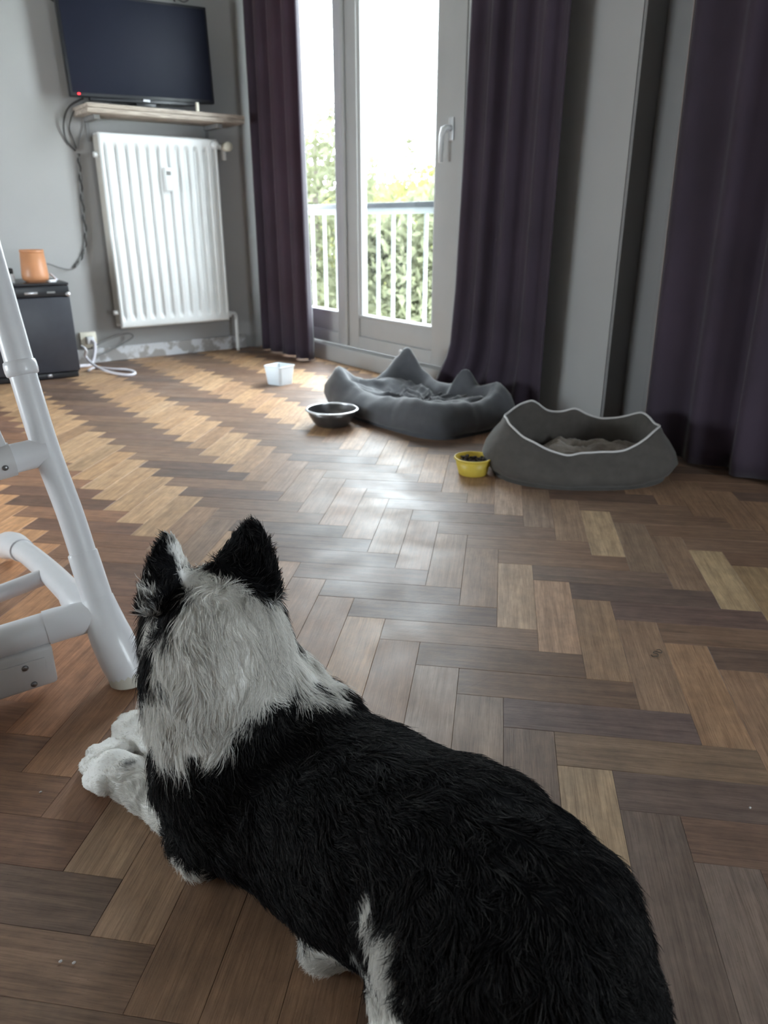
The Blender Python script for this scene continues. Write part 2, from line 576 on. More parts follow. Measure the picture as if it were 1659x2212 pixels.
# ------------------------------------------------------------------ parquet
TH = R(8.5432)
W_ = 0.105142 * 0.70
NL = 3.83265
L_ = W_ * NL
bdir = HEAD - TH                       # direction the "upright" blocks point to, in the room
vx, vy = math.cos(bdir), math.sin(bdir)        # along
ux, uy = math.sin(bdir), -math.cos(bdir)       # to the right of it
OX = 0.35829 * 0.70 * _rx + 2.13041 * 0.70 * _fx
OY = 0.35829 * 0.70 * _ry + 2.13041 * 0.70 * _fy


def lattice(X, Y):
    return OX + X * W_ * ux + Y * W_ * vx, OY + X * W_ * uy + Y * W_ * vy


def project(P):
    d = np.array(P, float) - np.array([0, 0, CAM_H])
    X = d[0] * _rx + d[1] * _ry; Y = d[0] * _fx + d[1] * _fy
    fw = Y * _c - d[2] * _s; up = Y * _s + d[2] * _c
    if fw < 0.05: return None
    return IMG_W / 2 + F_PX * X / fw, IMG_H / 2 - F_PX * up / fw, fw


def plank_geo(hl, hw, ch=0.0004, th=0.0135):
    v = []
    for z, k in ((-th, 0), (-ch, 0), (0, ch)):
        for sx, sy in ((-1, -1), (1, -1), (1, 1), (-1, 1)):
            v.append((sx * (hl - k), sy * (hw - k), z))
    f = []
    for r in (0, 4):
        for i in range(4):
            j = (i + 1) % 4
            f.append((r + i, r + j, r + 4 + j, r + 4 + i))
    f.append((8, 9, 10, 11))
    return v, f


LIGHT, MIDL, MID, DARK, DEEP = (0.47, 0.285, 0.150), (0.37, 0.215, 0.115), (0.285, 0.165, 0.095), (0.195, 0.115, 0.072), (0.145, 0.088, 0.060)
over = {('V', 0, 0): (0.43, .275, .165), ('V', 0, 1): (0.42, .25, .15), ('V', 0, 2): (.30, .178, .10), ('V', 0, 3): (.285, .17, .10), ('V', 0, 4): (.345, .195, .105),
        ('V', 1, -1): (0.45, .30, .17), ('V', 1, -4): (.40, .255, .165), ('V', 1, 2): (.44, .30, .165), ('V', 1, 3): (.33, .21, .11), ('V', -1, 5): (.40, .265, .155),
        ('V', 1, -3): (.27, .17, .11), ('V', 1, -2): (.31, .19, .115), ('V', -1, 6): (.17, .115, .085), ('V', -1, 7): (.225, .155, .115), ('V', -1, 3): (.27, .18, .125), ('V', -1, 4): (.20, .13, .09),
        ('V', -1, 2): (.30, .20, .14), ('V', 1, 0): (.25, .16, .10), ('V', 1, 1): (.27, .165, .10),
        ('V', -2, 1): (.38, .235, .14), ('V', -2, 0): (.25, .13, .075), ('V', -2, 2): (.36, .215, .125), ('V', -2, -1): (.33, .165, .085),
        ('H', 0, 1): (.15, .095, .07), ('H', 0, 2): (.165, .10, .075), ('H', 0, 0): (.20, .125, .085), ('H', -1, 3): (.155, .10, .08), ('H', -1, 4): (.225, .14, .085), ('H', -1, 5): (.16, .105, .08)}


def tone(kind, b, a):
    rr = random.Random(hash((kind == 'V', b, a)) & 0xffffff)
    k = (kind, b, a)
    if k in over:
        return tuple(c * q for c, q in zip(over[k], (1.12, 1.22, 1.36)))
    if kind == 'V':  # upright blocks lighter than cross ones: sheen along the grain put into the colour
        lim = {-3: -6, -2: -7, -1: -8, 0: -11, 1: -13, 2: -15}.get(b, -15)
        if a <= lim:  # blocks far to the left lighter still, door light put into their colour
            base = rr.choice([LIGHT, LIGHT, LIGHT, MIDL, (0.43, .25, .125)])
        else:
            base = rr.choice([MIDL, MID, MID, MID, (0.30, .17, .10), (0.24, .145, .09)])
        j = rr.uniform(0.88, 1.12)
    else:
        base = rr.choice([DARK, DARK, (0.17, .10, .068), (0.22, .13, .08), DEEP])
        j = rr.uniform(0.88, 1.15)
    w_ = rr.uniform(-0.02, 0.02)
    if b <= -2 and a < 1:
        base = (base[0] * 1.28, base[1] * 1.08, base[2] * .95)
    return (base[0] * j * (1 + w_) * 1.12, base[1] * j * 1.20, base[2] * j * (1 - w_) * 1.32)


pl = []
for b_ in range(-9, 10):
    for a_ in range(-70, 71):
        for kind in 'VH':
            if kind == 'V':
                X, Y = a_ + NL * b_ + 0.5, -a_ + NL * b_ - NL / 2
                rot = bdir
            else:
                X, Y = a_ + 1 + NL * b_ + NL / 2, -a_ + NL * b_ - 0.5
                rot = bdir - R(90)
            cx, cy = lattice(X, Y)
            if not (XB - .08 < cx < XW + .07 and YB - .08 < cy < YW + .07): continue
            p = project((cx, cy, 0))
            size = -1
            if p is not None:
                corners = []
                for sx in (-1, -.5, 0, .5, 1):
                    for sy in (-1, 1):
                        q = project((cx + sx * L_ / 2 * math.cos(rot) - sy * W_ / 2 * math.sin(rot), cy + sx * L_ / 2 * math.sin(rot) + sy * W_ / 2 * math.cos(rot), 0))
                        if q is not None and -5 < q[0] < IMG_W + 5 and 760 < q[1] < IMG_H + 5: corners.append(q)
                if corners:
                    size = 1.0 / (p[2] ** 2)
            pl.append((size, kind, b_, a_, cx, cy, rot))
pl.sort(key=lambda t: -t[0])
hl, hw = L_ / 2 - 0.0002, W_ / 2 - 0.0002
pv_, pf_ = plank_geo(hl, hw)
pme = pydata(pv_, pf_, smooth=False)
aa = pme.attributes.new('tone', 'FLOAT_COLOR', 'POINT'); aa.data.foreach_set('color', [1.0] * (4 * len(pv_)))
al = pme.attributes.new('loc', 'FLOAT_VECTOR', 'POINT'); al.data.foreach_set('vector', np.array(pv_, 'f').ravel())
n_single = 0
jv, jf, jt, jl = [], [], [], []
for size, kind, b_, a_, cx, cy, rot in pl:
    rr = random.Random(hash((kind, b_ * 100 + a_)) if False else (b_ * 131 + a_ * 7 + (kind == 'V')))
    dz = rr.uniform(-0.0003, 0.0)
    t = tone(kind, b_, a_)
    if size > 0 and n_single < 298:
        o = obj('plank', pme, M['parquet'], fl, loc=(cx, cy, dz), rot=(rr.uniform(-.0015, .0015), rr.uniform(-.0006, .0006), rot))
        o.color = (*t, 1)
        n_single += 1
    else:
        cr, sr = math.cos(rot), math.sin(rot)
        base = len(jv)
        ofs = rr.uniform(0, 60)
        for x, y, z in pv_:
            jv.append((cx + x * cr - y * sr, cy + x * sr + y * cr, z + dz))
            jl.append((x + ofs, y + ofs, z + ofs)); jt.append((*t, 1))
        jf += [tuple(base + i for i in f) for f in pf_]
me = pydata(jv, jf, smooth=False)
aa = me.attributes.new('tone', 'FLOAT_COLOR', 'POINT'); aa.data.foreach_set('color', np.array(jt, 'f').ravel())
al = me.attributes.new('loc', 'FLOAT_VECTOR', 'POINT'); al.data.foreach_set('vector', np.array(jl, 'f').ravel())
o = obj('far_planks', me, M['parquet'], fl)
o.color = (1, 1, 1, 1)
tag(o, kind='stuff')

# ------------------------------------------------------------------ balcony door
d1 = empty('door_1', (2.23, 3.24, 0)); tag(d1, kind='structure')
XD = 2.205                                    # room face of the leaves
GZ0, LZ0, LZ1, GZ1 = 0.258, 0.090, 2.22, 2.12
MEET = 3.297


def dpart(name, m, *a, bev=0.004, parent=None):
    return wpart(name, m, *a, bev=bev, parent=parent)


dpart('sill', M['door'], 2.170, 2.36, DY0 + .002, DY1 - .002, 0.0, 0.082, parent=d1, bev=0.006)
fr_y0, fr_y1 = 2.452, DY1 - 0.03
dpart('jamb', M['door'], XD - .004, 2.33, DY0 + .002, DY0 + .026, 0.082, DZ - .002, parent=d1)
dpart('mullion', M['door'], XD + .004, 2.29, fr_y0 - .008, fr_y0, 0.082, LZ1, parent=d1, bev=.002)
dpart('side_panel', M['door'], XD + .002, 2.28, DY0 + .026, fr_y0 - .008, 0.082, .50, parent=d1)
dpart('pane', M['glass'], XD + .026, XD + .030, DY0 + .022, fr_y0 - .006, .496, LZ1, parent=d1, bev=0)
dpart('jamb', M['door'], XD - .004, 2.268, fr_y1, DY1 - .002, 0.082, DZ - .002, parent=d1)
dpart('head', M['door'], XD - .004, 2.33, DY0 + .026, fr_y1, LZ1, DZ - .002, parent=d1)


def leaf(y0, y1, gy0, gy1, name):
    """one glazed door leaf between y0..y1 with glass between gy0..gy1"""
    lf = empty(name, (0, 0, 0)); lf.parent = d1
    lf.location = (0.0, (y0 + y1) / 2 - 3.24, 0)
    ox, oy = 2.23, (y0 + y1) / 2

    def q(nm, m, x0, x1, a, b_, z0, z1, bev=0.004):
        bm = box(x0, x1, a, b_, z0, z1, bev=bev)
        bmesh.ops.translate(bm, verts=bm.verts, vec=(-ox, -oy, 0))
        return shade(obj(nm, bm, m, lf))
    q('stile', M['door'], XD, XD + .058, y0, gy0, LZ0, LZ1)
    q('stile', M['door'], XD, XD + .058, gy1, y1, LZ0, LZ1)
    q('bottom_rail', M['door'], XD + 0.0005, XD + .057, gy0, gy1, LZ0, LZ0 + .062)
    q('top_rail', M['door'], XD + .0005, XD + .057, gy0, gy1, GZ1, LZ1)
    q('kick_panel', M['door'], XD + .012, XD + .045, gy0 - .002, gy1 + .002, LZ0 + .06, GZ0 - .014)
    q('glazing_rail', M['door'], XD + .004, XD + .055, gy0, gy1, GZ0 - .016, GZ0, bev=.003)
    q('pane', M['glass'], XD + .026, XD + .030, gy0 - .004, gy1 + .004, GZ0 - .004, GZ1 + .004, bev=0)
    # sloped glazing beads
    for a, s in ((gy0, 1), (gy1, -1)):
        bm = bmesh.new()
        vs = [bm.verts.new(p) for p in ((XD + .006, a, GZ0), (XD + .024, a, GZ0), (XD + .024, a + s * .020, GZ0), (XD + .012, a + s * .018, GZ0))]
        vt = [bm.verts.new((v.co.x, v.co.y, GZ1)) for v in vs]
        for i in range(4):
            bm.faces.new((vs[i], vs[(i + 1) % 4], vt[(i + 1) % 4], vt[i]))
        bm.faces.new(vs[::-1]); bm.faces.new(vt)
        bmesh.ops.recalc_face_normals(bm, faces=bm.faces)
        bmesh.ops.translate(bm, verts=bm.verts, vec=(-ox, -oy, 0))
        obj('glazing_bead', bm, M['door'], lf)
    return lf, (ox, oy)


lfR, oR = leaf(fr_y0 + .003, MEET - .003, 2.622, 3.197, 'leaf')
lfL, oL = leaf(MEET + .003, fr_y1 - .003, 3.384, 3.895, 'leaf')
# astragal on the meeting stile
bm = box(XD - .014, XD, MEET - .016, MEET + .020, LZ0 + .004, LZ1, .004)
bmesh.ops.translate(bm, verts=bm.verts, vec=(-oL[0], -oL[1], 0))
shade(obj('astragal', bm, M['door'], lfL))
bm = box(XD - .003, XD + .001, MEET + .0205, MEET + .0285, LZ0 + .004, LZ1, .0005)
bmesh.ops.translate(bm, verts=bm.verts, vec=(-oL[0], -oL[1], 0))
obj('gap_strip', bm, M['black'], lfL)  # black strip in place of the dark gap between the leaves
# handle: plate, neck, grip
hy, hz = 2.522, 1.045
hd = obj('handle', sweep([(XD - .004 - oR[0], hy - oR[1], hz), (XD - .030 - oR[0], hy - oR[1], hz), (XD - .040 - oR[0], hy + .004 - oR[1], hz - .004), (XD - .044 - oR[0], hy + .012 - oR[1], hz - .03), (XD - .046 - oR[0], hy + .014 - oR[1], hz - .125)], [.011, .011, .013, .011, .0085], seg=12), M['handle'], lfR)
hd['label'] = 'pale metal lever handle hanging down'
bm = box(XD - .008, XD, hy - .015, hy + .015, hz - .045, hz + .04, .004)
bmesh.ops.translate(bm, verts=bm.verts, vec=(-oR[0], -oR[1], 0))
shade(obj('handle_plate', bm, M['handle'], lfR))
# outer latch lever on the other leaf (dark, outside the glass)
obj('outer_handle', sweep([(XD + .06 - oL[0], 3.37 - oL[1], 1.00), (XD + .09 - oL[0], 3.385 - oL[1], 1.00), (XD + .092 - oL[0], 3.392 - oL[1], .985), (XD + .092 - oL[0], 3.395 - oL[1], .88)], [.006, .006, .006, .005], seg=8), M['black'], lfL)

# ------------------------------------------------------------------ balcony railing
rl = empty('balcony_railing', (2.52, 3.4, -0.02))
tag(rl, 'white balcony railing with a grey handrail beyond the glass door', 'railing')
XR = 2.52


def rpart(name, m, *a, bev=0.003):
    bm = box(*a, bev=bev)
    bmesh.ops.translate(bm, verts=bm.verts, vec=(-2.52, -3.4, 0.02))
    return shade(obj(name, bm, m, rl))


rpart('handrail', M['railtop'], XR - .022, XR + .022, 2.2, 5.2, .765, .79)
rpart('upper_bar', M['railbar'], XR - .012, XR + .012, 2.2, 5.2, .735, .765)
rpart('lower_bar', M['railbar'], XR - .012, XR + .012, 2.2, 5.2, .03, .055)
yy = 2.252
i = 0
while yy < 5.2:
    thick = .011 if i % 6 == 4 else .0075
    rpart('baluster', M['railbar'], XR - thick, XR + thick, yy - thick, yy + thick, .055 if i % 6 != 4 else -.02, .735, bev=.002)
    yy += .134
    i += 1
slab = obj('balcony_slab', box(2.47, 2.75, 2.0, 5.3, -.14, -.02), M['concrete'])
tag(slab, kind='structure')

# ------------------------------------------------------------------ curtains
def curtain(name, label, y_lo, y_hi, nf, amp, x0, seed, lining=None, ztop=2.5, zbot=.012, ret=0.0):
    """pleated hanging cloth; y_lo, y_hi are functions of height"""
    rr = np.random.RandomState(seed)
    ny, nz = nf * 12, 46
    ph = rr.uniform(0, 6.28, 4)
    jit = rr.uniform(-.35, .35, nf + 2)
    verts = []
    for j in range(nz + 1):
        z = zbot + (ztop - zbot) * j / nz
        hgt = (z - zbot) / (ztop - zbot)
        for i in range(ny + 1):
            t = i / ny
            k = t * nf
            kk = k + 0.25 * np.interp(k, range(nf + 2), jit)
            a = amp * (1.0 - 0.25 * hgt) * (1 + .3 * math.sin(ph[0] + 2.1 * k))
            x = a * math.sin(2 * math.pi * kk + ph[1] + .35 * math.sin(2.2 * (1 - hgt) + ph[2])) + .3 * a * math.sin(4 * math.pi * kk + ph[3])
            y = y_lo(z) + (y_hi(z) - y_lo(z)) * min(1.0, t / (1 - ret * .08))
            if ret and t > .92: x += (t - .92) / .08 * ret
            verts.append((x0 + x, y, z))
    faces = []
    for j in range(nz):
        for i in range(ny):
            p = j * (ny + 1) + i
            faces.append((p, p + 1, p + ny + 2, p + ny + 1))
    org = np.array([x0, (y_lo(1) + y_hi(1)) / 2, 0])
    me = pydata(np.array(verts) - org, faces)
    o = obj(name, me, M['curtain'], loc=org)
    tag(o, label, 'curtain', 'wine curtains')
    md = o.modifiers.new('thickness', 'SOLIDIFY'); md.thickness = .003; md.offset = 0
    return o, org, np.array(verts).reshape(nz + 1, ny + 1, 3)


def lerp_z(*pts):
    zs = [p[0] for p in pts]; ys = [p[1] for p in pts]
    return lambda z: float(np.interp(z, zs, ys))


XC = 2.062
curtain('curtain', 'dark wine curtain hanging beside the radiator corner', lerp_z((0, 3.432), (2.5, 3.465)), lerp_z((0, 3.985), (2.5, 3.985)), 4, .024, XC, 11, ret=.09)
curtain('curtain', 'dark wine curtain behind the grey cushion bed, next to the bare pier', lerp_z((0, 1.845), (2.5, 1.822)), lerp_z((0, 2.47), (.10, 2.42), (.2, 2.355), (.45, 2.33), (1.0, 2.305), (2.5, 2.26)), 4, .020, XC + .015, 23)
c3, o3, g3 = curtain('curtain', 'wide dark wine curtain covering the window at the edge of the room', lerp_z((0, .12), (2.5, .12)), lerp_z((0, 1.385), (2.5, 1.402)), 8, .024, XC + .005, 31)
edge = g3[:, -1, :] - o3
ev = []
for p in edge:
    ev += [p + np.array((-.004, .001, 0)), p + np.array((.022, .010, 0)), p + np.array((.05, .004, 0))]
ef = []
for j in range(len(edge) - 1):
    for k in range(2):
        ef.append((3 * j + k, 3 * j + k + 1, 3 * j + 4 + k, 3 * j + 3 + k))
lo = obj('lining', pydata(ev, ef), M['lining'], c3)
lo.modifiers.new('thickness', 'SOLIDIFY').thickness = .002
lo['label'] = 'pale turned-back lining edge'

# ------------------------------------------------------------------ radiator
RX0, RX1, RZ0, RZ1, RY = 1.262, 1.876, .178, 1.098, 3.992
rad = empty('radiator', ((RX0 + RX1) / 2, 4.05, RZ0))
tag(rad, 'white ribbed panel radiator on the wall under the television shelf', 'radiator')
ro = np.array([(RX0 + RX1) / 2, 4.05, RZ0])


def panel(ysurf, yback, sgn):
    w, h = RX1 - RX0, RZ1 - RZ0
    nx, nz = 11 * 14, 40
    xs = np.linspace(0, w, nx + 1)
    zs = np.concatenate([[0, .006, .014], np.linspace(.03, .075, 8), np.linspace(.10, h - .10, 12), np.linspace(h - .075, h - .03, 8), [h - .014, h - .006, h]])
    verts, faces = [], []
    for z in zs:
        for x in xs:
            ez = min(z, h - z); ex = min(x, w - x)
            rim = min(1, max(0, ez / .010)) ** .5 * min(1, max(0, ex / .010)) ** .5
            d = -.010 * (1 - rim)
            body = min(1, max(0, (ez - .035) / .035)); body = body * body * (3 - 2 * body)
            bx_ = min(1, max(0, (ex - .012) / .010))
            k = (x - .020) / (w - .040) * 11
            s = .5 + .5 * math.cos(2 * math.pi * (k - .5))
            s = max(0, min(1, (s - .12) / .5)); s = s * s * (3 - 2 * s)
            d += -.016 * (1 - s) * body * bx_
            verts.append((RX0 + x, ysurf - sgn * d * 1.0 if False else ysurf + (-d), RZ0 + z))
    n = nx + 1
    for j in range(len(zs) - 1):
        for i in range(nx):
            p = j * n + i
            faces.append((p, p + 1, p + n + 1, p + n))
    # skirt back
    return pydata(np.array(verts) - ro, faces)


po_ = obj('front_panel', panel(RY, 0, 1), M['rad'], rad)
fixn(po_)
md = po_.modifiers.new('thickness', 'SOLIDIFY'); md.thickness = .004; md.offset = -1


def radp(name, m, *a, bev=.003):
    bm = box(*a, bev=bev)
    bmesh.ops.translate(bm, verts=bm.verts, vec=tuple(-ro))
    return shade(obj(name, bm, m, rad))


radp('side_cover', M['radside'], RX0 + .002, RX0 + .010, RY + .012, 4.085, RZ0 + .02, RZ1 - .012)
radp('side_cover', M['radside'], RX1 - .010, RX1 - .002, RY + .012, 4.085, RZ0 + .02, RZ1 - .012)
radp('top_grille', M['rad'], RX0 + .004, RX1 - .004, RY + .010, 4.085, RZ1 - .010, RZ1 - .002)
radp('back_panel', M['rad'], RX0 + .004, RX1 - .004, 4.072, 4.088, RZ0 + .004, RZ1 - .012)
for z in (RZ0 + .08, RZ1 - .10):
    o = obj('end_plug', sweep(np.array([(RX0 + .004, RY + .03, z), (RX0 - .022, RY + .03, z)]) - ro, .013, 12), M['rad'], rad)
for z in (RZ0 + .14, RZ1 - .22):
    radp('wall_bracket', M['rad'], RX0 + .08, RX0 + .11, 4.086, YW - .001, z, z + .03)
    radp('wall_bracket', M['rad'], RX1 - .11, RX1 - .08, 4.086, YW - .001, z, z + .03)
# heat meter on the front
radp('heat_meter', M['rad'], 1.566, 1.603, RY - .026, RY + .002, .842, .952, bev=.006)
radp('meter_display', M['cablegrey'], 1.573, 1.596, RY - .0275, RY - .025, .915, .934, bev=.001)
# valve: body, pipe and round thermostat head, at the top corner
o = obj('valve', sweep(np.array([(RX1 - .01, RY + .02, 1.062), (RX1 + .03, RY + .02, 1.062), (RX1 + .045, RY + .03, 1.055), (RX1 + .045, RY + .03, 1.0)]) - ro, .013, 12), M['rad'], rad)
k1 = obj('thermostat_head', lathe([(0, -.028), (.017, -.028), (.021, -.022), (.0225, .0), (.0235, .018), (.021, .028), (0, .030)], 24), M['creamplastic'], rad, loc=np.array((RX1 + .045, RY - .012, 1.062)) - ro, rot=(R(90), 0, 0))
fixn(k1)
k2 = obj('bleed_plug', lathe([(0, -.02), (.015, -.02), (.020, -.012), (.020, .010), (.015, .018), (0, .020)], 20), M['rad'], rad, loc=np.array((RX1 - .022, RY - .010, 1.068)) - ro, rot=(R(90), 0, 0))
fixn(k2)
obj('supply_pipe', sweep(np.array(catmull([(RX1 - .01, RY + .03, RZ0 + .03), (RX1 + .03, RY + .03, RZ0 + .035), (RX1 + .05, RY + .034, RZ0 + .02), (RX1 + .052, RY + .035, RZ0 - .05), (RX1 + .052, RY + .035, 0.002)], 5)) - ro, .010, 12), M['rad'], rad)
obj('valve', sweep(np.array([(RX1 - .02, RY + .02, RZ0 + .032), (RX1 + .012, RY + .02, RZ0 + .032)]) - ro, .018, 12), M['rad'], rad)

# ------------------------------------------------------------------ shelf, television
sh = empty('wall_shelf', (1.575, 4.0, 1.165)); tag(sh, 'pale wooden wall shelf holding the television', 'shelf')
for nm, z0, z1, y0 in (('board', .0, .019, 3.886), ('board', .020, .038, 3.882)):
    bm = box(1.196, 1.985, y0, YW, 1.165 + z0, 1.165 + z1, .002)
    bmesh.ops.translate(bm, verts=bm.verts, vec=(-1.575, -4.0, -1.165))
    shade(obj(nm, bm, M['shelf'], sh))
for x in (1.24, 1.86):
    bm = box(x, x + .03, 3.95, YW, 1.145, 1.165, .002)
    bx(bm, x + .006, x + .024, YW - .006, YW, 1.06, 1.15, .001)
    bmesh.ops.translate(bm, verts=bm.verts, vec=(-1.575, -4.0, -1.165))
    obj('bracket', bm, M['cablegrey'], sh)

tv = empty('television', (1.519, 4.000, 1.2035)); tag(tv, 'black flat television standing on the wall shelf, switched off', 'television')
tv.rotation_euler = (0, 0, R(-1.0))


def tvp(name, m, *a, bev=.003, parent=None, rot=True):
    bm = box(*a, bev=bev)
    bmesh.ops.rotate(bm, verts=bm.verts, cent=(0, 0, .05), matrix=Matrix.Rotation(R(-1.6), 3, 'Y')) if rot else None
    return shade(obj(name, bm, m, parent or tv))


TW, TH_ = .356, .420
tvp('bezel', M['black'], -TW, TW, -.006, .028, .044, .044 + TH_, bev=.004)
tvp('screen', M['screen'], -TW + .012, TW - .012, -.0075, -.004, .060, .044 + TH_ - .012, bev=.001)
tvp('rear_housing', M['black'], -.26, .26, .028, .065, .10, .36, bev=.012)
tvp('stand_neck', M['black'], -.05, .05, .002, .03, .0, .05, rot=False)
tvp('stand_base', M['black'], -.20, .23, -.055, .10, .0, .012, bev=.004, rot=False)
tvp('sound_strip', M['black'], -.27, .25, -.004, .02, .030, .046, rot=True)
ld = obj('standby_light', lathe([(0, -.004), (.005, -.003), (.0065, 0), (.005, .003), (0, .004)], 12), M['led'], tv, loc=(-.318, -.010, .046))
fixn(ld)
o = obj('maker_badge', box(-.018, .018, -.0095, -.006, .035, .047, .002), M['silver'], tv)

ch = obj('stand_glint', box(-.008, .008, -.006, .006, 0, .040, .003), M['creamplastic'], loc=(1.733, 3.8875, 1.2035))  # bright box standing in for a reflection on the television stand foot
tag(ch, 'small bright box in place of the glint on the television stand foot', 'tag')

# ------------------------------------------------------------------ cables on the radiator wall
def cable(name, label, pts, r, m, n=10, cat='cable', seg=8):
    P = np.array(catmull(pts, n))
    org = P[np.argmin(P[:, 2])].copy()
    o = obj(name, sweep(P - org, r, seg), m, loc=org)
    tag(o, label, cat)
    return o


yc = YW - .008
def strands(name, label, items, cat='cables'):
    org = np.array(items[0][0][0]); org = np.array([org[0], YW - .01, min(p[2] for it in items for p in it[0])])
    e = empty(name, org); tag(e, label, cat)
    for pts, r, m, n in items:
        obj('strand', sweep(np.array(catmull(pts, n)) - org, r, 8), m, e)
    return e


strands('tv_cables', 'loose dark cables looping down from the shelf end to the wall bundle', [
    ([aty(180, 212, 4.085), aty(150, 230, 4.09), aty(138, 262, 4.09), aty(142, 300, yc), aty(163, 326, yc)], .0045, M['cable'], 10),
    ([aty(183, 222, 4.08), aty(160, 240, 4.09), aty(150, 275, yc), aty(158, 300, yc), aty(165, 322, yc)], .003, M['cable'], 10),
    ([aty(186, 230, 4.08), aty(180, 270, yc), aty(172, 300, yc), aty(169, 322, yc)], .003, M['cablegrey'], 10)])
items = []
for ph, mm in ((0, 'cable'), (math.pi, 'cablegrey')):
    pts = []
    for i_, p in enumerate(catmull([(169, 332), (172, 370), (176, 420), (181, 470), (185, 515), (178, 552), (160, 578)], 8)):
        q = aty(p[0], p[1], yc)
        pts.append(q + np.array((.005 * math.cos(i_ * .9 + ph), -.002 + .003 * math.sin(i_ * .9 + ph), 0)))
    items.append((pts, .0042, M[mm], 3))
strands('cable_bundle', 'twisted dark and grey cable bundle running down the radiator wall', items)
cable('lead', 'grey lead running along the wall to behind the terracotta beaker', [aty(178, 552, yc), aty(168, 572, yc), aty(150, 582, yc), aty(128, 578, 4.07), aty(100, 570, 3.98), aty(88, 590, 3.95)], .004, M['cablegrey'])
cable('aerial_lead', 'dark loop of lead on top of the television', [(1.70, 3.975, 1.676), (1.69, 3.965, 1.690), (1.71, 3.955, 1.682), (1.74, 3.96, 1.677), (1.765, 3.965, 1.692), (1.75, 3.975, 1.71), (1.72, 3.985, 1.73), (1.70, 4.0, 1.75)], .004, M['cable'])
cable('corner_lead', 'dark lead coming down behind the upper television corner', [aty(92, -30, 4.10), aty(104, -8, 4.095), aty(118, 3, 4.09), aty(134, 12, 4.085)], .006, M['cable'])

# ------------------------------------------------------------------ mini fridge with the things on it
FX, FYF, FZ = .976, 3.752, .438
fg = empty('mini_fridge', (FX - .225, FYF + .17, 0)); tag(fg, 'small black box-shaped fridge standing against the wall', 'fridge')
fg.rotation_euler = (0, 0, R(-3))


def fp(name, m, *a, bev=.004, parent=None):
    bm = box(*a, bev=bev)
    return shade(obj(name, bm, m, parent or fg))


fp('cabinet', M['black'], -.215, .222, -.13, .165, .022, FZ - .012)
fp('top_plate', M['black'], -.225, .225, -.165, .17, FZ - .012, FZ, bev=.005)
dr = fp('door', M['fridge'], -.222, .222, -.168, -.132, .035, FZ - .062, bev=.006)
fp('control_strip', M['black'], -.222, .222, -.168, -.132, FZ - .060, FZ - .013, bev=.004)
fp('badge', M['silver'], .03, .085, -.1705, -.167, FZ - .047, FZ - .037, bev=.001)
fp('badge', M['cablegrey'], .125, .16, -.1705, -.167, FZ - .045, FZ - .037, bev=.001)
o = obj('latch', lathe([(0, -.004), (.009, -.004), (.011, 0), (.009, .004), (0, .004)], 16), M['silver'], fg, loc=(.214, -.171, FZ - .052), rot=(R(90), 0, 0)); fixn(o)
fp('plinth', M['black'], -.21, .215, -.15, -.13, .004, .030)
for sx in (-.19, .19):
    for sy in (-.11, .14):
        obj('foot', lathe([(0, 0), (.014, 0), (.014, .024), (0, .024)], 12), M['black'], fg, loc=(sx, sy, 0))
fp('plinth_clip', M['silver'], .075, .095, -.153, -.149, .012, .026, bev=.002)
o = obj('outlet_fitting', sweep([(.222, .10, .13), (.245, .10, .13)], .008, 10), M['brass'], fg)
o['label'] = 'small brass hose fitting'

ct = np.array([.852, 3.85, FZ])
cup = empty('beaker', ct); tag(cup, 'terracotta coloured plastic beaker on the black fridge', 'beaker')
o = obj('wall', lathe([(0, .004), (.038, .004), (.050, .006), (.0565, .014), (.0580, .03), (.0505, .138), (.0485, .138), (.055, .03), (.049, .012), (0, .009)], 44), M['cup'], cup); fixn(o)
o = obj('foot_ring', lathe([(.028, 0), (.042, 0), (.042, .006), (.028, .006), (.028, 0)], 30), M['cup'], cup); fixn(o)
o = obj('rim', lathe([(.0485, .128), (.0515, .128), (.0520, .134), (.0512, .141), (.0485, .141), (.0485, .128)], 44), M['cup'], cup); fixn(o)
# grey adaptor box behind, left of the beaker
ad = empty('set_top_box', (.69, 3.90, FZ)); tag(ad, 'low grey adaptor box lying on the fridge behind the beaker', 'adaptor')
shade(obj('case', box(-.075, .075, -.05, .05, .003, .038, .006), M['greyplastic'], ad))
shade(obj('plug', box(.052, .078, -.02, .01, .038, .062, .005), M['black'], ad))
for sx in (-.06, .06):
    obj('pad', box(sx - .008, sx + .008, -.03, -.014, 0, .004), M['black'], ad)
zt = FZ
cable('lead_coil', 'pale coiled lead lying on the fridge top in front of the adaptor', [(.60, 3.80, zt + .004), (.66, 3.785, zt + .004), (.72, 3.79, zt + .004), (.75, 3.81, zt + .004), (.71, 3.83, zt + .004), (.65, 3.825, zt + .006), (.66, 3.80, zt + .010), (.70, 3.80, zt + .010), (.74, 3.825, zt + .006)], .0035, M['cablegrey'])
cable('usb_lead', 'white lead curling beside the terracotta beaker', [(.915, 3.785, zt + .005), (.925, 3.80, zt + .006), (.932, 3.82, zt + .012), (.922, 3.85, zt + .03), (.925, 3.875, zt + .028), (.945, 3.88, zt + .012), (.955, 3.885, zt + .004)], .004, M['cablewhite'])
cn = obj('usb_plug', box(-.016, .016, -.007, .007, 0, .012, .003), M['whiteplastic'], loc=(.905, 3.775, zt + .0005), rot=(0, 0, .3))
tag(cn, 'small white plug lying at the foot of the beaker', 'plug')

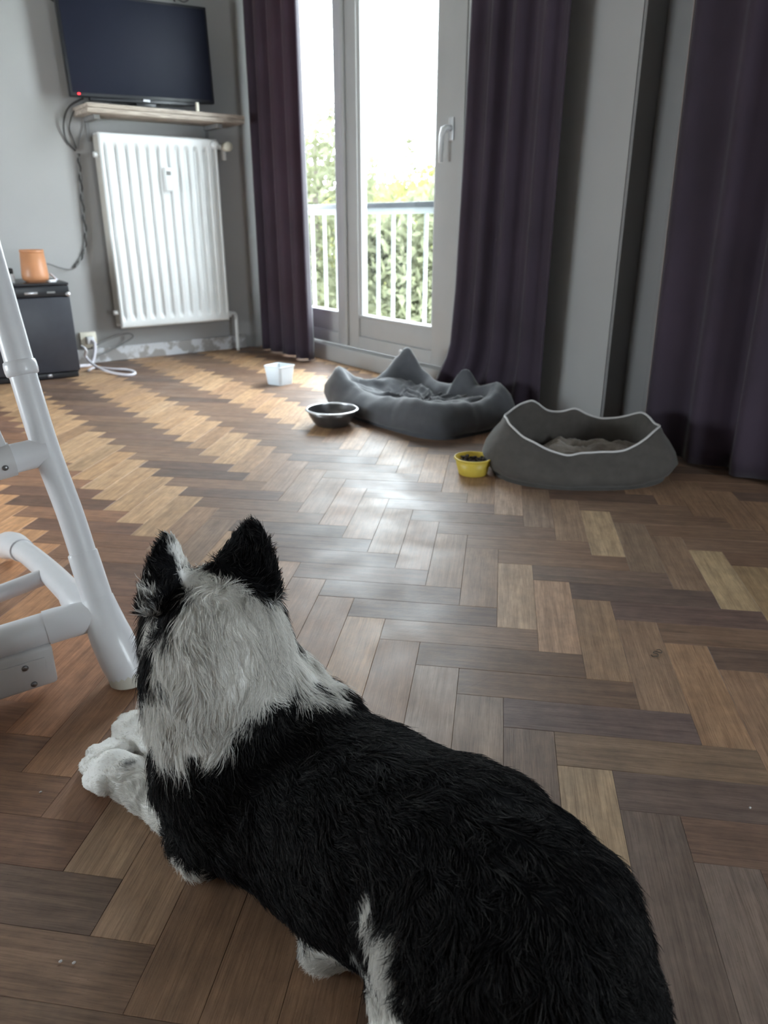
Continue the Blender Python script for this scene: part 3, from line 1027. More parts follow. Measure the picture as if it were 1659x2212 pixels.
# socket, plug, cables by the skirting
so = empty('wall_socket', (1.12, YW, .19)); tag(so, 'cream wall socket with a plug low on the wall beside the fridge', 'socket')
sc_ = aty(192, 735, YW - .02)
so.location = (sc_[0], YW, sc_[2])
shade(obj('plate', box(-.042, .042, -.022, 0, -.042, .042, .006), M['creamplastic'], so))
shade(obj('plug', box(-.018, .020, -.06, -.020, -.018, .022, .008), M['whiteplastic'], so))
s0 = np.array(so.location)
cable('fridge_flex', 'pale ribbed flex hanging from the wall socket plug to the floor', [s0 + (0.005, -.058, .004), s0 + (.012, -.072, -.01), s0 + (.006, -.08, -.05), s0 + (-.01, -.09, -.09), s0 + (-.035, -.11, -.112), (s0[0] - .08, s0[1] - .13, .012), (s0[0] - .14, s0[1] - .14, .010)], .009, M['cablewhite'])
cable('floor_lead', 'grey lead looping up under the radiator from the skirting', [aty(200, 770, 4.06), aty(230, 760, 4.07), aty(265, 742, 4.07), aty(287, 728, 4.07), aty(278, 720, 4.07), aty(245, 728, 4.07), aty(215, 742, 4.07), aty(198, 752, 4.06)], .005, M['cablegrey'])
hz_ = .008
hp = [(FX + .035, 3.855, .130), (FX + .045, 3.82, .115), at(185, 770, .07), at(205, 790, .03), at(235, 803, .010), at(275, 810, hz_), at(292, 806, hz_), at(278, 799, hz_), at(240, 797, hz_), at(205, 794, hz_), (1.03, 3.86, hz_)]
cable('drain_hose', 'white plastic hose curving over the parquet from the fridge', hp, .0068, M['cablewhite'], cat='hose', seg=10)

# ------------------------------------------------------------------ white tubular stand
st = empty('swing_frame', (.276, 1.12, 0))
tag(st, 'white plastic tubular frame of a baby swing with a battery box', 'baby swing')
s_o = np.array([.276, 1.12, 0])


def tube(name, m, pts, r, n=8, seg=20, parent=None, straight=False, sx=1.0, sy=1.0, smooth_path=True):
    P = np.array(pts if straight else catmull(pts, n), float)
    rr_ = r if np.isscalar(r) else np.interp(np.linspace(0, 1, len(P)), np.linspace(0, 1, len(r)), r)
    o = obj(name, sweep(P - s_o, rr_, seg, sx=sx, sy=sy), m, parent or st)
    shade(o, 50)
    return o


def leg_p(z):     # axis of the leaning leg
    zs = [0.10, .194, .259, .367, .489, .75, .95]
    xs = [.268, .263, .259, .246, .237, .221, .212]
    ys = [1.118, 1.166, 1.190, 1.228, 1.262, 1.322, 1.366]
    return np.array([np.interp(z, zs, xs), np.interp(z, zs, ys), z])


mw = M['whiteplastic']
leg = tube('leg', mw, [leg_p(z) for z in (.16, .26, .37, .49)], .0205, straight=False)
tube('upper_leg', mw, [leg_p(z) for z in (.485, .60, .75, .92)], .0215)
co = leg_p(.489); dr_ = (leg_p(.6) - leg_p(.4)); dr_ /= np.linalg.norm(dr_)
tube('collar', mw, [co - dr_ * .012, co - dr_ * .010, co - dr_ * .004, co + dr_ * .004, co + dr_ * .010, co + dr_ * .012], [.0212, .0238, .0248, .0248, .0238, .0212], straight=True)
tube('sleeve', mw, [leg_p(.205), leg_p(.203), leg_p(.19), leg_p(.15), leg_p(.115)], [.0205, .0230, .0234, .0236, .0240], straight=True)
ft = [leg_p(.135), leg_p(.10), (.271, 1.103, .075), (.278, 1.089, .040), (.284, 1.079, .014)]
foot = tube('foot', mw, ft, [.0245, .0300, .0325, .0335, .0318], n=6)
cap = tube('foot_cap', M['rubber'], [(.2825, 1.083, .020), (.284, 1.079, .012), (.2842, 1.078, .004), (.2843, 1.0775, .0005)], [.0325, .0328, .0322, .028], n=4, parent=None)
# lower rail towards the viewer's other side, in two moulded pieces
j0 = leg_p(.112)
tube('rail_joint', mw, [j0, (.235, 1.136, .107), (.205, 1.147, .1025), (.186, 1.150, .1005)], [.024, .0265, .0275, .0275], n=6)
tube('lower_rail', mw, [(.186, 1.150, .1005), (.12, 1.149, .099), (.03, 1.147, .098), (-.12, 1.145, .098)], .0255, n=6)
bm = box(-.15, .186, 1.124, 1.160, .014, .082, .006, seg=3)
bmesh.ops.translate(bm, verts=bm.verts, vec=tuple(-s_o))
bb = shade(obj('battery_box', bm, M['greyplastic'], st))
bm = box(-.06, .172, 1.1215, 1.1245, .020, .066, .0012)
bmesh.ops.translate(bm, verts=bm.verts, vec=tuple(-s_o))
shade(obj('battery_cover', bm, M['greyplastic'], bb))
for p in ((.142, 1.1205, .058), (.150, 1.1205, .026)):
    o = obj('screw', lathe([(0, .002), (.004, .0015), (.005, 0), (0, 0)], 12), M['screw'], bb, loc=np.array(p) - s_o, rot=(R(90), 0, 0)); fixn(o)
# rear member running back to the second foot
tube('rear_joint', mw, [j0 + (0, .004, .006), (.252, 1.17, .112), (.248, 1.215, .109)], [.024, .0255, .0245], n=6)
tube('rear_rail', mw, [(.248, 1.215, .109), (.246, 1.34, .098), (.242, 1.50, .078), (.238, 1.58, .066)], .0215, n=6)
tube('rear_foot', mw, [(.238, 1.575, .067), (.235, 1.64, .055), (.231, 1.69, .040), (.229, 1.715, .030)], [.0245, .0285, .030, .0295], n=6)
tube('cross_tube', mw, [(.244, 1.365, .093), (.12, 1.352, .082), (-.10, 1.335, .072)], .0155, n=6)
# upper cross member and its moulded panel
u0 = leg_p(.363)
tube('upper_joint', mw, [u0, u0 + (-.028, .002, -.003), u0 + (-.05, .003, -.005)], [.0235, .0225, .0228], n=6)
tube('upper_cross', M['greyplastic'], [u0 + (-.05, .003, -.005), u0 + (-.10, .004, -.009), u0 + (-.32, .006, -.012)], .0262, n=6)
bm = box(-.10, .198, 1.222, 1.240, .350, .452, .005)
for v in bm.verts:
    if v.co.z > .4: v.co.x -= .022 * (v.co.z - .35) / .1
bmesh.ops.translate(bm, verts=bm.verts, vec=tuple(-s_o))
shade(obj('motor_cover', bm, M['greyplastic'], st))
o = obj('screw', lathe([(0, .002), (.0035, .0015), (.0045, 0), (0, 0)], 12), M['screw'], st, loc=u0 + (-.066, -.024, -.010) - s_o, rot=(R(90), 0, 0)); fixn(o)

# ------------------------------------------------------------------ dog beds
def bed_mesh(cx, cy, rot, ax, ay, power, rim_h, wall, zc, seed, nth=160, wr=.006, bulge=1.0):
    """soft-walled bed: outer wall up from the floor, over the rim, down to the cushion. Local coordinates."""
    rr = np.random.RandomState(seed)
    prof = []      # (inset, height factor, is_inside)
    s_out = [(-.010, 0.0), (.0, .02), (-.018, .14), (-.026, .32), (-.022, .52), (-.010, .72), (.006, .88), (.018, .965), (.030, 1.0), (.042, .975), (.055, .88), (.066, .74), (.076, .56), (.084, .36), (.088, .08)]
    verts = []
    th = np.linspace(0, 2 * np.pi, nth, endpoint=False)
    cs, sn = np.cos(th), np.sin(th)
    rad_ = 1.0 / (np.abs(cs / ax) ** power + np.abs(sn / ay) ** power) ** (1 / power)
    rim = np.array([rim_h(t) for t in th])
    rows = []
    for ins, hf in s_out:
        r_ = rad_ - wall * (ins / .088) if ins > 0 else rad_ - ins * bulge
        z_ = rim * hf
        rows.append(np.stack([r_ * cs, r_ * sn, z_], 1))
    V = np.concatenate(rows)
    nz = vnoise(V, 22.0)
    nz2 = vnoise(V + 3.1, 60.0)
    amp = np.minimum(1, V[:, 2] / .03)[:, None]
    V = V + amp * (wr * nz * np.array([1, 1, .7]) + wr * .35 * nz2)
    V[:, 2] = np.maximum(V[:, 2], 0.0)
    faces = []
    for j in range(len(s_out) - 1):
        for i in range(nth):
            k = (i + 1) % nth
            faces.append((j * nth + i, j * nth + k, (j + 1) * nth + k, (j + 1) * nth + i))
    faces.append(tuple(range(nth))[::-1])
    rimline = V[8 * nth:9 * nth]
    return V, faces, rimline, rad_, th


def cushion_mesh(rad_, th, inset, z0, dome, seed, wr, f1=16., f2=42.):
    nth, nr = len(th), 26
    V = []
    for j in range(nr + 1):
        t = j / nr
        r_ = (rad_ - inset) * t
        z_ = z0 + dome * (1 - t ** 2.2) - .02 * max(0, t - .85) / .15
        V.append(np.stack([r_ * np.cos(th), r_ * np.sin(th), np.full(nth, z_)], 1))
    V = np.concatenate(V)
    q = np.stack([V[:, 0], V[:, 1], np.full(len(V), seed * 1.7)], 1)
    n1 = vnoise(q, f1)[:, 0]; n2 = vnoise(q + 5., f2)[:, 1]
    V[:, 2] += wr * (1 - np.abs(n1) * 1.6) + wr * .5 * (1 - 1.5 * np.abs(n2))
    F = []
    for j in range(nr):
        for i in range(nth):
            k = (i + 1) % nth
            F.append((j * nth + i, j * nth + k, (j + 1) * nth + k, (j + 1) * nth + i))
    return V, F


def peaks(base, pk):
    def f(t):
        h = base
        for a, hh, w_ in pk:
            d = (t - a + math.pi) % (2 * math.pi) - math.pi
            h += hh * math.exp(-(abs(d) / w_) ** 1.7)
        return h
    return f


# grey bed: oblong with pinched, pointed corners
b1c = np.array([1.790, 2.215, 0.0]); b1r = R(2)
ax1, ay1 = .216, .350
ang = lambda x, y: math.atan2(y - b1c[1], x - b1c[0]) - b1r
f1_ = peaks(.098, [(ang(1.57, 2.56), .066, .24), (ang(2.00, 2.56), .112, .20), (ang(2.01, 2.13), .066, .15), (ang(2.00, 1.90), .050, .26), (ang(1.58, 1.90), .030, .50), (ang(1.80, 2.58), -.014, .2)])
V, F_, rl_, ra_, th_ = bed_mesh(0, 0, 0, ax1, ay1, 4.6, f1_, .105, .05, 4, nth=220, wr=.005, bulge=1.15)
bed1 = empty('cushion_bed', b1c, b1r)
tag(bed1, 'grey fleece pet bed with pointed corners in front of the wine curtain', 'pet bed', 'pet beds')
obj('bolster', pydata(V, F_), M['bed1'], bed1)
Vc, Fc = cushion_mesh(ra_, th_, .035, .046, .0, 3, .010, 15, 40)
# creases run towards the far corner
tu = np.array((.045, .02))
ph_ = np.arctan2(Vc[:, 1] - tu[1], Vc[:, 0] - tu[0]); rr_ = np.hypot(Vc[:, 0] - tu[0], Vc[:, 1] - tu[1])
fold = 1 - np.abs(np.sin(5.5 * ph_ + 1.5 * np.sin(9 * rr_ * 3 + ph_)))
Vc[:, 2] += .024 * fold ** 1.5 * np.clip(rr_ / .09, 0, 1) * np.clip(1.6 - rr_ / .16, .25, 1) + .05 * np.clip((rr_ - .10) / .18, 0, 1) ** 1.5 - .012 * np.exp(-(rr_ / .04) ** 2)
obj('cushion', pydata(Vc, Fc), M['bed1'], bed1)
o = obj('corner_tab', sweep([(ax1 * .88, ay1 * .915, .168), (ax1 * .89, ay1 * .925, .182), (ax1 * .90, ay1 * .93, .190)], [.010, .009, .003], 10), M['piping'], bed1)

# brown-grey bed with pale piping
b2c = np.array([1.745, 1.384, 0.0]); b2r = math.atan2(1.19 - 1.55, 1.99 - 1.50)
ax2, ay2 = .236, .172
ang2 = lambda x, y: (math.atan2(y - b2c[1], x - b2c[0]) - b2r)
f2_ = peaks(.098, [(ang2(1.515, 1.535), .056, .62), (ang2(1.72, 1.62), .072, .42), (ang2(1.93, 1.33), .056, .40), (ang2(1.88, 1.16), .050, .42), (ang2(1.86, 1.50), .050, .4), (ang2(1.58, 1.30), -.014, .34)])
V, F_, rl2, ra2, th2 = bed_mesh(0, 0, 0, ax2, ay2, 2.5, f2_, .056, .05, 9, nth=180, wr=.003, bulge=1.7)
bed2 = empty('plush_bed', b2c, b2r)
tag(bed2, 'rounded brown-grey pet bed with pale piping in front of the pier', 'pet bed', 'pet beds')
obj('bolster', pydata(V, F_), M['bed2'], bed2)
Vc, Fc = cushion_mesh(ra2, th2, .012, .048, .018, 8, .016, 19, 44)
obj('cushion', pydata(Vc, Fc), M['bed2in'], bed2)
obj('piping', sweep(rl2 + np.array((0, 0, .0015)), .0032, 8, closed=True), M['piping'], bed2)

# ------------------------------------------------------------------ bowls and tub
p_ = at(718, 918, 0.0)
bw = empty('metal_bowl', (p_[0], p_[1], 0)); tag(bw, 'round steel feeding bowl with a bright rim beside the grey pet bed', 'bowl')
o = obj('outer_wall', lathe([(0, 0.001), (.052, .001), (.060, .004), (.072, .018), (.084, .040), (.0905, .060), (.0885, .060), (.0885, .058)], 56), M['steeldark'], bw); fixn(o)
o = obj('inner_wall', lathe([(.0885, .060), (.082, .042), (.070, .021), (.055, .010), (0, .008)], 56), M['steel'], bw)
o = obj('rim', lathe([(.0880, .0585), (.0960, .0575), (.0985, .0600), (.0960, .0630), (.0900, .0635), (.0880, .0610), (.0880, .0585)], 56), M['chrome'], bw); fixn(o)

p_ = at(1021, 1023, 0.0)
yb = empty('yellow_tub', (p_[0], p_[1], 0)); tag(yb, 'small yellow plastic tub of dry food by the brown-grey pet bed', 'tub')
o = obj('wall', lathe([(0, .0005), (.040, .0005), (.0425, .003), (.0535, .050), (.0515, .050), (.041, .005), (0, .003)], 48), M['yellow'], yb); fixn(o)
o = obj('rim', lathe([(.0515, .047), (.0560, .047), (.0570, .050), (.0560, .0525), (.0515, .0525), (.0515, .047)], 48), M['yellow'], yb); fixn(o)
kv, kf = [], []
rk = random.Random(5)
ico = bmesh.new(); bmesh.ops.create_icosphere(ico, subdivisions=1, radius=1)
icv = [v.co.copy() for v in ico.verts]; icf = [tuple(v.index for v in f.verts) for f in ico.faces]; ico.free()
for i in range(230):
    rr_ = .0475 * math.sqrt(rk.random()); a = rk.uniform(0, 6.28)
    z = .026 + rk.uniform(0, .013) + (.010 if rr_ > .025 else .004) * rk.random()
    lim = .041 + (z / .05) * .0105 - .007
    rr_ = min(rr_, lim)
    s = rk.uniform(.0042, .006)
    b0 = len(kv)
    for v in icv: kv.append((rr_ * math.cos(a) + v.x * s, rr_ * math.sin(a) + v.y * s, z + v.z * s * .7))
    kf += [tuple(b0 + q for q in f) for f in icf]
o = obj('dry_food', pydata(kv, kf), M['kibble'], loc=(p_[0], p_[1], 0))
tag(o, 'brown dry pet food filling the yellow tub', 'pet food', kind='stuff')

p_ = at(605, 829, 0.0)
tb = empty('white_tub', (p_[0], p_[1], 0), rz=R(18)); tag(tb, 'milky white square plastic tub on the parquet near the door', 'tub')


def frustum(s0, s1, h, t, rnd_=.012):
    """square tapered tub with rounded corners and open top"""
    def ring(s, z):
        o_ = []
        for qx, qy, a0 in ((1, 1, 0), (-1, 1, 90), (-1, -1, 180), (1, -1, 270)):
            for k in range(5):
                a = R(a0 + k * 22.5)
                o_.append((qx * (s - rnd_) + rnd_ * math.cos(a), qy * (s - rnd_) + rnd_ * math.sin(a), z))
        return o_
    rings = [ring(s0, .0005), ring(s1, h), ring(s1 - t, h), ring(s0 - t, .0035)]
    v = sum(rings, []); n = 20; f = []
    for j in range(3):
        for i in range(n):
            k = (i + 1) % n
            f.append((j * n + i, j * n + k, (j + 1) * n + k, (j + 1) * n + i))
    f.append(tuple(range(n))[::-1]); f.append(tuple(3 * n + i for i in range(n)))
    return v, f


v, f = frustum(.042, .051, .084, .0018)
obj('wall', pydata(v, f, False), M['tub'], tb)


def rimring(s, z, t, rnd_=.013):
    pts = []
    for qx, qy, a0 in ((1, 1, 0), (-1, 1, 90), (-1, -1, 180), (1, -1, 270)):
        for k in range(5):
            a = R(a0 + k * 22.5)
            pts.append((qx * (s - rnd_) + rnd_ * math.cos(a), qy * (s - rnd_) + rnd_ * math.sin(a), z))
    return sweep(pts, t, 8, closed=True)


obj('rim', rimring(.0515, .084, .0028), M['tub'], tb)

# scraps on the floor
sp = at(1420, 1412, .0012)
cv = [sp + np.array(q) for q in ((-.012, .004, 0), (-.014, -.002, .0005), (-.007, -.006, .001), (-.002, -.001, .0012), (-.006, .004, .002), (.002, .006, .001), (.006, -.003, .001), (.011, -.001, .0012), (.013, .005, .0008), (.008, .007, .001))]
o = obj('debris', sweep(np.array(catmull(cv, 5)) - sp, .0008, 6), M['bark'], loc=sp)
tag(o, 'tiny curled dark brown scrap lying on the open parquet', 'debris')
for px_, py_, lab in ((88, 1712, 'white crumb on the parquet in front of the white paws'), (131, 2078, 'white crumb on the parquet in the dog shadow, farther from the dog'), (160, 2081, 'white crumb on the parquet in the dog shadow, closer to the dog'), (1620, 1746, 'white crumb on the dark parquet behind the dog rump')):
    cpos = at(px_, py_, .0005)
    o = obj('crumb', pydata([np.array(v) * np.array((.0022, .0016, .0012)) + np.array((0, 0, .001)) for v in icv], icf), M['piping'], loc=cpos)
    tag(o, lab, 'crumb', 'crumbs on the parquet')

# ------------------------------------------------------------------ garden beyond the door
gd = obj('garden_lawn', box(2.9, 70, -30, 90, -7.2, -7.0), M['grass']); tag(gd, kind='structure')


def tree(label, x, y, z0, blobs, lm, seed, n=2600, ls=.16, trunk=.14, top=None, group='trees beyond the balcony'):
    t = empty('tree', (x, y, -7.0)); tag(t, label, 'tree', group)
    rr = np.random.RandomState(seed)
    zt_ = top if top is not None else max(b[2] for b in blobs)
    obj('trunk', sweep([(0, 0, 0), (.1, .05, (zt_ + 7) * .4), (-.05, .08, (zt_ + 7) * .7), (0, 0, zt_ + 7)], [trunk, trunk * .8, trunk * .5, trunk * .12], 8), M['bark'], t)
    vol = np.array([b[3] * b[4] * b[5] for b in blobs]) ** .7; vol /= vol.sum()
    verts, faces = [], []
    for bl, w_ in zip(blobs, vol):
        m_ = int(n * w_)
        d = rr.normal(size=(m_, 3)); d /= np.linalg.norm(d, axis=1)[:, None]
        rad_ = rr.uniform(.55, 1.05, (m_, 1)) ** .6
        P = np.array(bl[:3]) + d * rad_ * np.array(bl[3:6])
        P += .18 * vnoise(P, 2.2)
        a = rr.normal(size=(m_, 3)); a /= np.linalg.norm(a, axis=1)[:, None]
        b_ = np.cross(a, rr.normal(size=(m_, 3))); b_ /= np.linalg.norm(b_, axis=1)[:, None]
        s = ls * rr.uniform(.5, 1.3, (m_, 1))
        nn = np.cross(a, b_)
        for p, u, w2_, k, q in zip(P, a, b_, s, nn):
            i0 = len(verts)
            verts += [p - u * k, p + w2_ * k * .45, p + u * k + q * k * .2, p - w2_ * k * .45]
            faces.append((i0, i0 + 1, i0 + 2, i0 + 3))
    verts = np.array(verts) - np.array([0, 0, -7.0])
    fo = obj('foliage', pydata(verts, faces, False), lm, t)
    return t


# depth along the view through the door: positions given in room coordinates
def gpos(px, dist):
    d = ray(px, 480); d = d / np.linalg.norm(d[:2])
    return d[0] * dist, d[1] * dist


def zpx(py, dist):
    d = ray(850, py)
    return CAM_H + dist * d[2] / np.linalg.norm(d[:2])


def bl(dist, py, rx_, rz_, dx=0, dy=0):
    return (dx, dy, zpx(py, dist), rx_, rx_, rz_)


for px_, d_, lab, lm_, sd, n_, ls_, top_, tr_, bb in (
        (800, 12.5, 'broad yellow-green tree behind the middle of the balcony door', 'leafA', 1, 9000, .075, 1.0, .14, ((505, 1.0, .75), (600, 1.25, 1.1), (760, 1.3, 1.6))),
        (925, 7.9, 'grey-green bushy tree beyond the handle side of the door', 'leafB', 2, 7000, .065, .8, .14, ((475, .45, .5), (600, .62, .8), (780, .7, 1.2))),
        (690, 9.2, 'tall pale tree seen through the narrow pane by the curtain', 'leafB', 3, 8000, .060, 2.2, .12, ((300, .22, .45), (380, .38, .5), (470, .62, .6), (590, .8, .8), (760, 1.0, 1.3))),
        (888, 33, 'slender bare-topped spire tree rising above the treeline', 'leafC', 4, 1500, .12, 0, .16, ((305, .16, .5), (345, .28, .8), (410, .8, 1.0), (480, 1.5, 1.4))),
        (640, 15.5, 'dark round tree standing behind the wine curtain edge', 'leafC', 5, 3000, .10, 1.4, .14, ((440, 1.0, .9), (600, 1.3, 1.5), (780, 1.4, 1.8))),
        (1000, 17, 'yellow-green tree standing behind the curtain of the door handle side', 'leafA', 6, 3000, .10, 1.2, .14, ((440, 1.1, 1.0), (620, 1.3, 1.5))),
        (750, 18.5, 'distant grey-green tree filling the gap in the treeline', 'leafB', 7, 7000, .10, 1.2, .14, ((470, 1.3, .7), (560, 1.5, 1.6), (720, 1.6, 2.2))),
        (860, 23.5, 'distant dark tree behind the yellow-green one', 'leafC', 8, 8000, .12, 1.2, .14, ((455, 1.8, .85), (560, 2.1, 1.8), (720, 2.2, 2.4)))):
    x, y = gpos(px_, d_)
    tree(lab, x, y, 0, [bl(d_, *q) for q in bb], M[lm_], sd, n_, ls_, trunk=tr_, top=top_ or zpx(288, d_))
# house partly hidden among the trees
hx, hy_ = gpos(872, 40)
hs = empty('garden_house', (hx, hy_, -7.0), rz=R(25)); tag(hs, 'brown gabled house half hidden behind the garden trees', 'house')
obj('wall', box(-2.6, 2.6, -2, 2, 0, 4.3), M['brickwall'], hs)
bm = bmesh.new()
vs = [bm.verts.new(p) for p in ((-2.9, -2.3, 4.2), (2.9, -2.3, 4.2), (2.9, 2.3, 4.2), (-2.9, 2.3, 4.2), (-2.9, 0, 6.3), (2.9, 0, 6.3))]
for f in ((0, 1, 5, 4), (2, 3, 4, 5), (0, 4, 3), (1, 2, 5), (0, 3, 2, 1)): bm.faces.new([vs[i] for i in f])
obj('roof', bm, M['rooftile'], hs)
for wx in (-1.5, 0, 1.5):
    wf = obj('window', box(wx - .4, wx + .4, -2.04, -1.98, 2.4, 3.6), M['railbar'], hs)
    obj('pane', box(wx - .33, wx + .33, -2.06, -2.03, 2.47, 3.53), M['screen'], wf)
#DOG#
# ------------------------------------------------------------------ the dog
PR = []      # body primitives: kind, data, blend, coat flow, hair length


def cap(a, b, ra, rb, k=.03, flow=None, ln=.02, tagn=''):
    a, b = np.array(a, float), np.array(b, float)
    PR.append(dict(t='cap', a=a, b=b, ra=ra, rb=rb, k=k, flow=(b - a) if flow is None else np.array(flow, float), ln=ln, tag=tagn))


def ell(c, ax, radii, k=.03, flow=(0, 0, -1), ln=.02, tagn=''):
    """ellipsoid with axes given as rows"""
    A = np.array(ax, float)
    PR.append(dict(t='ell', c=np.array(c, float), A=A, r=np.array(radii, float), k=k, flow=np.array(flow, float), ln=ln, tag=tagn))


def ear(base, tip, wdir, wid, thick, k=.012, tagn=''):
    base, tip = np.array(base, float), np.array(tip, float)
    u = tip - base; h = np.linalg.norm(u); u /= h
    w_ = np.array(wdir, float); w_ -= u * (w_ @ u); w_ /= np.linalg.norm(w_)
    PR.append(dict(t='ear', c=base, u=u, w=w_, n=np.cross(u, w_), h=h, wid=wid, th=thick, k=k, flow=u, ln=.012, tag=tagn))


def sdf_prim(p, P):
    if p['t'] == 'cap':
        ab = p['b'] - p['a']
        t = np.clip(((P - p['a']) @ ab) / max(1e-9, ab @ ab), 0, 1)
        return np.linalg.norm(P - p['a'] - t[:, None] * ab, axis=1) - (p['ra'] + (p['rb'] - p['ra']) * t)
    if p['t'] == 'ell':
        q = (P - p['c']) @ p['A'].T
        k0 = np.linalg.norm(q / p['r'], axis=1); k1 = np.linalg.norm(q / p['r'] ** 2, axis=1)
        return k0 * (k0 - 1) / np.maximum(k1, 1e-6)
    q = P - p['c']
    y = q @ p['u']; x = q @ p['w']; z = q @ p['n']
    t = np.clip(y / p['h'], 0, 1)
    half = p['wid'] * (1 - t) ** .8 * (1 + .35 * t) + .003
    cup_ = z - .25 * x * x / p['wid']
    d = np.sqrt(np.maximum(np.abs(x) - half * .85, 0) ** 2 + np.maximum(np.abs(y - p['h'] / 2) - p['h'] / 2, 0) ** 2 + cup_ ** 2)
    return d - p['th'] * (1 - .5 * t)


def smin(a, b, k):
    h = np.clip(.5 + .5 * (b - a) / k, 0, 1)
    return b * (1 - h) + a * h - k * h * (1 - h)


FWD = np.array([_fx, _fy, 0]); RGT = np.array([_rx, _ry, 0]); UP = np.array([0, 0, 1.0])
# spine and trunk
P_ch = at(520, 1668, .105); P_wi = at(660, 1672, .115); P_mid = at(828, 1806, .105); P_lo = at(1005, 1905, .108); P_ru = at(1150, 2050, .105); P_end = at(1235, 2190, .080)
cap(P_ch, P_wi, .090, .080, .05, flow=P_mid - P_ch, ln=.018, tagn='body')
cap(P_wi, P_mid, .080, .092, .05, ln=.018, tagn='body')
cap(P_mid, P_lo, .092, .097, .05, ln=.016, tagn='body')
cap(P_lo, P_ru, .097, .090, .05, ln=.015, tagn='body')
cap(P_ru, P_end, .090, .070, .05, ln=.018, tagn='body')
cap(at(612, 1772, .075), at(775, 1880, .07), .068, .070, .05, flow=P_lo - P_mid, ln=.018, tagn='body')
# hind leg folded on the near side: thigh, shank, foot
cap(at(1110, 2040, .115), at(965, 2030, .10), .080, .068, .03, flow=(at(900, 2090, .03) - at(1060, 2000, .15)), ln=.017, tagn='thigh')
cap(at(845, 1995, .092), at(872, 2130, .055), .028, .027, .014, ln=.012, tagn='shank')
cap(at(930, 1985, .100), at(870, 1975, .095), .040, .026, .02, ln=.014, tagn='knee')
cap(at(872, 2140, .050), at(965, 2290, .040), .027, .028, .018, ln=.010, tagn='shank')
cap(at(900, 2215, .03), at(800, 2300, .024), .024, .022, .016, ln=.008, tagn='hfoot')
# far hind foot peeping under the belly
cap(at(800, 1995, .03), at(705, 2038, .026), .028, .026, .010, ln=.010, tagn='hfoot2')
# tail, lying round the rump outside the frame
tp = [P_end, at(1300, 2330, .05), at(1180, 2520, .035), at(960, 2600, .03)]
for q0, q1, r0, r1 in zip(tp[:-1], tp[1:], (.045, .035, .03), (.035, .03, .015)):
    cap(q0, q1, r0, r1, .03, ln=.03, tagn='body')
# neck and ruff
P_hd = at(470, 1352, .300)
P_nk = at(485, 1490, .215)
cap(at(468, 1430, .262), P_nk, .062, .070, .04, flow=(P_wi - P_hd) * np.array((.5, .5, 1.3)), ln=.024, tagn='neck')
cap(P_nk, at(505, 1575, .16), .070, .078, .05, flow=(P_wi - P_hd) * np.array((.6, .6, 1.2)), ln=.024, tagn='neck')
cap(at(570, 1485, .20), at(655, 1585, .155), .044, .052, .045, flow=P_mid - P_nk + np.array((0, 0, -.08)), ln=.024, tagn='neck')
# head: cranium, cheeks, muzzle
hd_dir = FWD * 1.0 - RGT * .28 + UP * -.10; hd_dir /= np.linalg.norm(hd_dir)
hd_side = np.cross(hd_dir, UP); hd_side /= np.linalg.norm(hd_side)
hd_up = np.cross(hd_side, hd_dir)
A_h = np.stack([hd_side, hd_dir, hd_up])
ell(P_hd + hd_dir * .012, A_h, (.060, .075, .056), .03, flow=-hd_dir * .8 + np.array((0, 0, -.5)), ln=.016, tagn='head')
ell(at(376, 1380, .272) + hd_dir * .01, A_h, (.030, .042, .040), .03, flow=-hd_dir * .5 - hd_side * .55 - UP * .5, ln=.024, tagn='cheekL')
ell(at(545, 1375, .275) + hd_dir * .02, A_h, (.030, .045, .042), .03, flow=-hd_dir * .5 + hd_side * .3 - UP * .8, ln=.022, tagn='cheekR')
mz = P_hd + hd_dir * .07 - hd_up * .016
cap(mz, mz + hd_dir * .075 - hd_up * .014, .034, .020, .028, flow=-hd_dir, ln=.006, tagn='muzzle')
# ears
eLb, eLt = at(372, 1302, .330), at(361, 1156, .402)
eRb, eRt = at(518, 1268, .338), at(550, 1130, .405)
ear(eLb, eLt, RGT * .55 + FWD * .83, .031, .0075, .014, tagn='earL')
ear(eRb, eRt, RGT * .97 - FWD * .22, .037, .0075, .014, tagn='earR')
# near foreleg along the floor, paw with toes
e0, e1, e2 = at(446, 1816, .032), at(368, 1745, .031), at(285, 1682, .035)
cap(at(530, 1745, .070), e0, .052, .034, .03, ln=.016, tagn='armL')
cap(e0, e1, .029, .025, .02, ln=.014, tagn='foreL')
cap(e1, e2, .025, .027, .012, ln=.009, tagn='pawL')
cap(e2, at(248, 1664, .035), .028, .027, .006, ln=.005, tagn='pawL')
for tx, ty in ((200, 1684), (194, 1654), (208, 1628), (240, 1614)):
    cap(at(tx + 26, ty + 9, .036), at(tx, ty, .021), .0140, .0135, .0025, ln=.004, tagn='toeL')
# far foreleg
f0, f1p = at(395, 1618, .060), at(328, 1592, .036)
cap(f0, f1p, .034, .028, .008, ln=.008, tagn='foreR')
cap(f1p, at(298, 1582, .034), .0255, .0245, .004, ln=.005, tagn='pawR')
for tx, ty in ((259, 1592), (258, 1573), (271, 1558), (292, 1551)):
    cap(at(tx + 22, ty + 7, .033), at(tx, ty, .020), .0125, .0120, .0025, ln=.004, tagn='toeR')


def sdf(P):
    d = None
    for p in PR:
        q = sdf_prim(p, P)
        d = q if d is None else smin(d, q, p['k'])
    return np.maximum(d, -(P[:, 2] - .001))          # lies flat on the floor


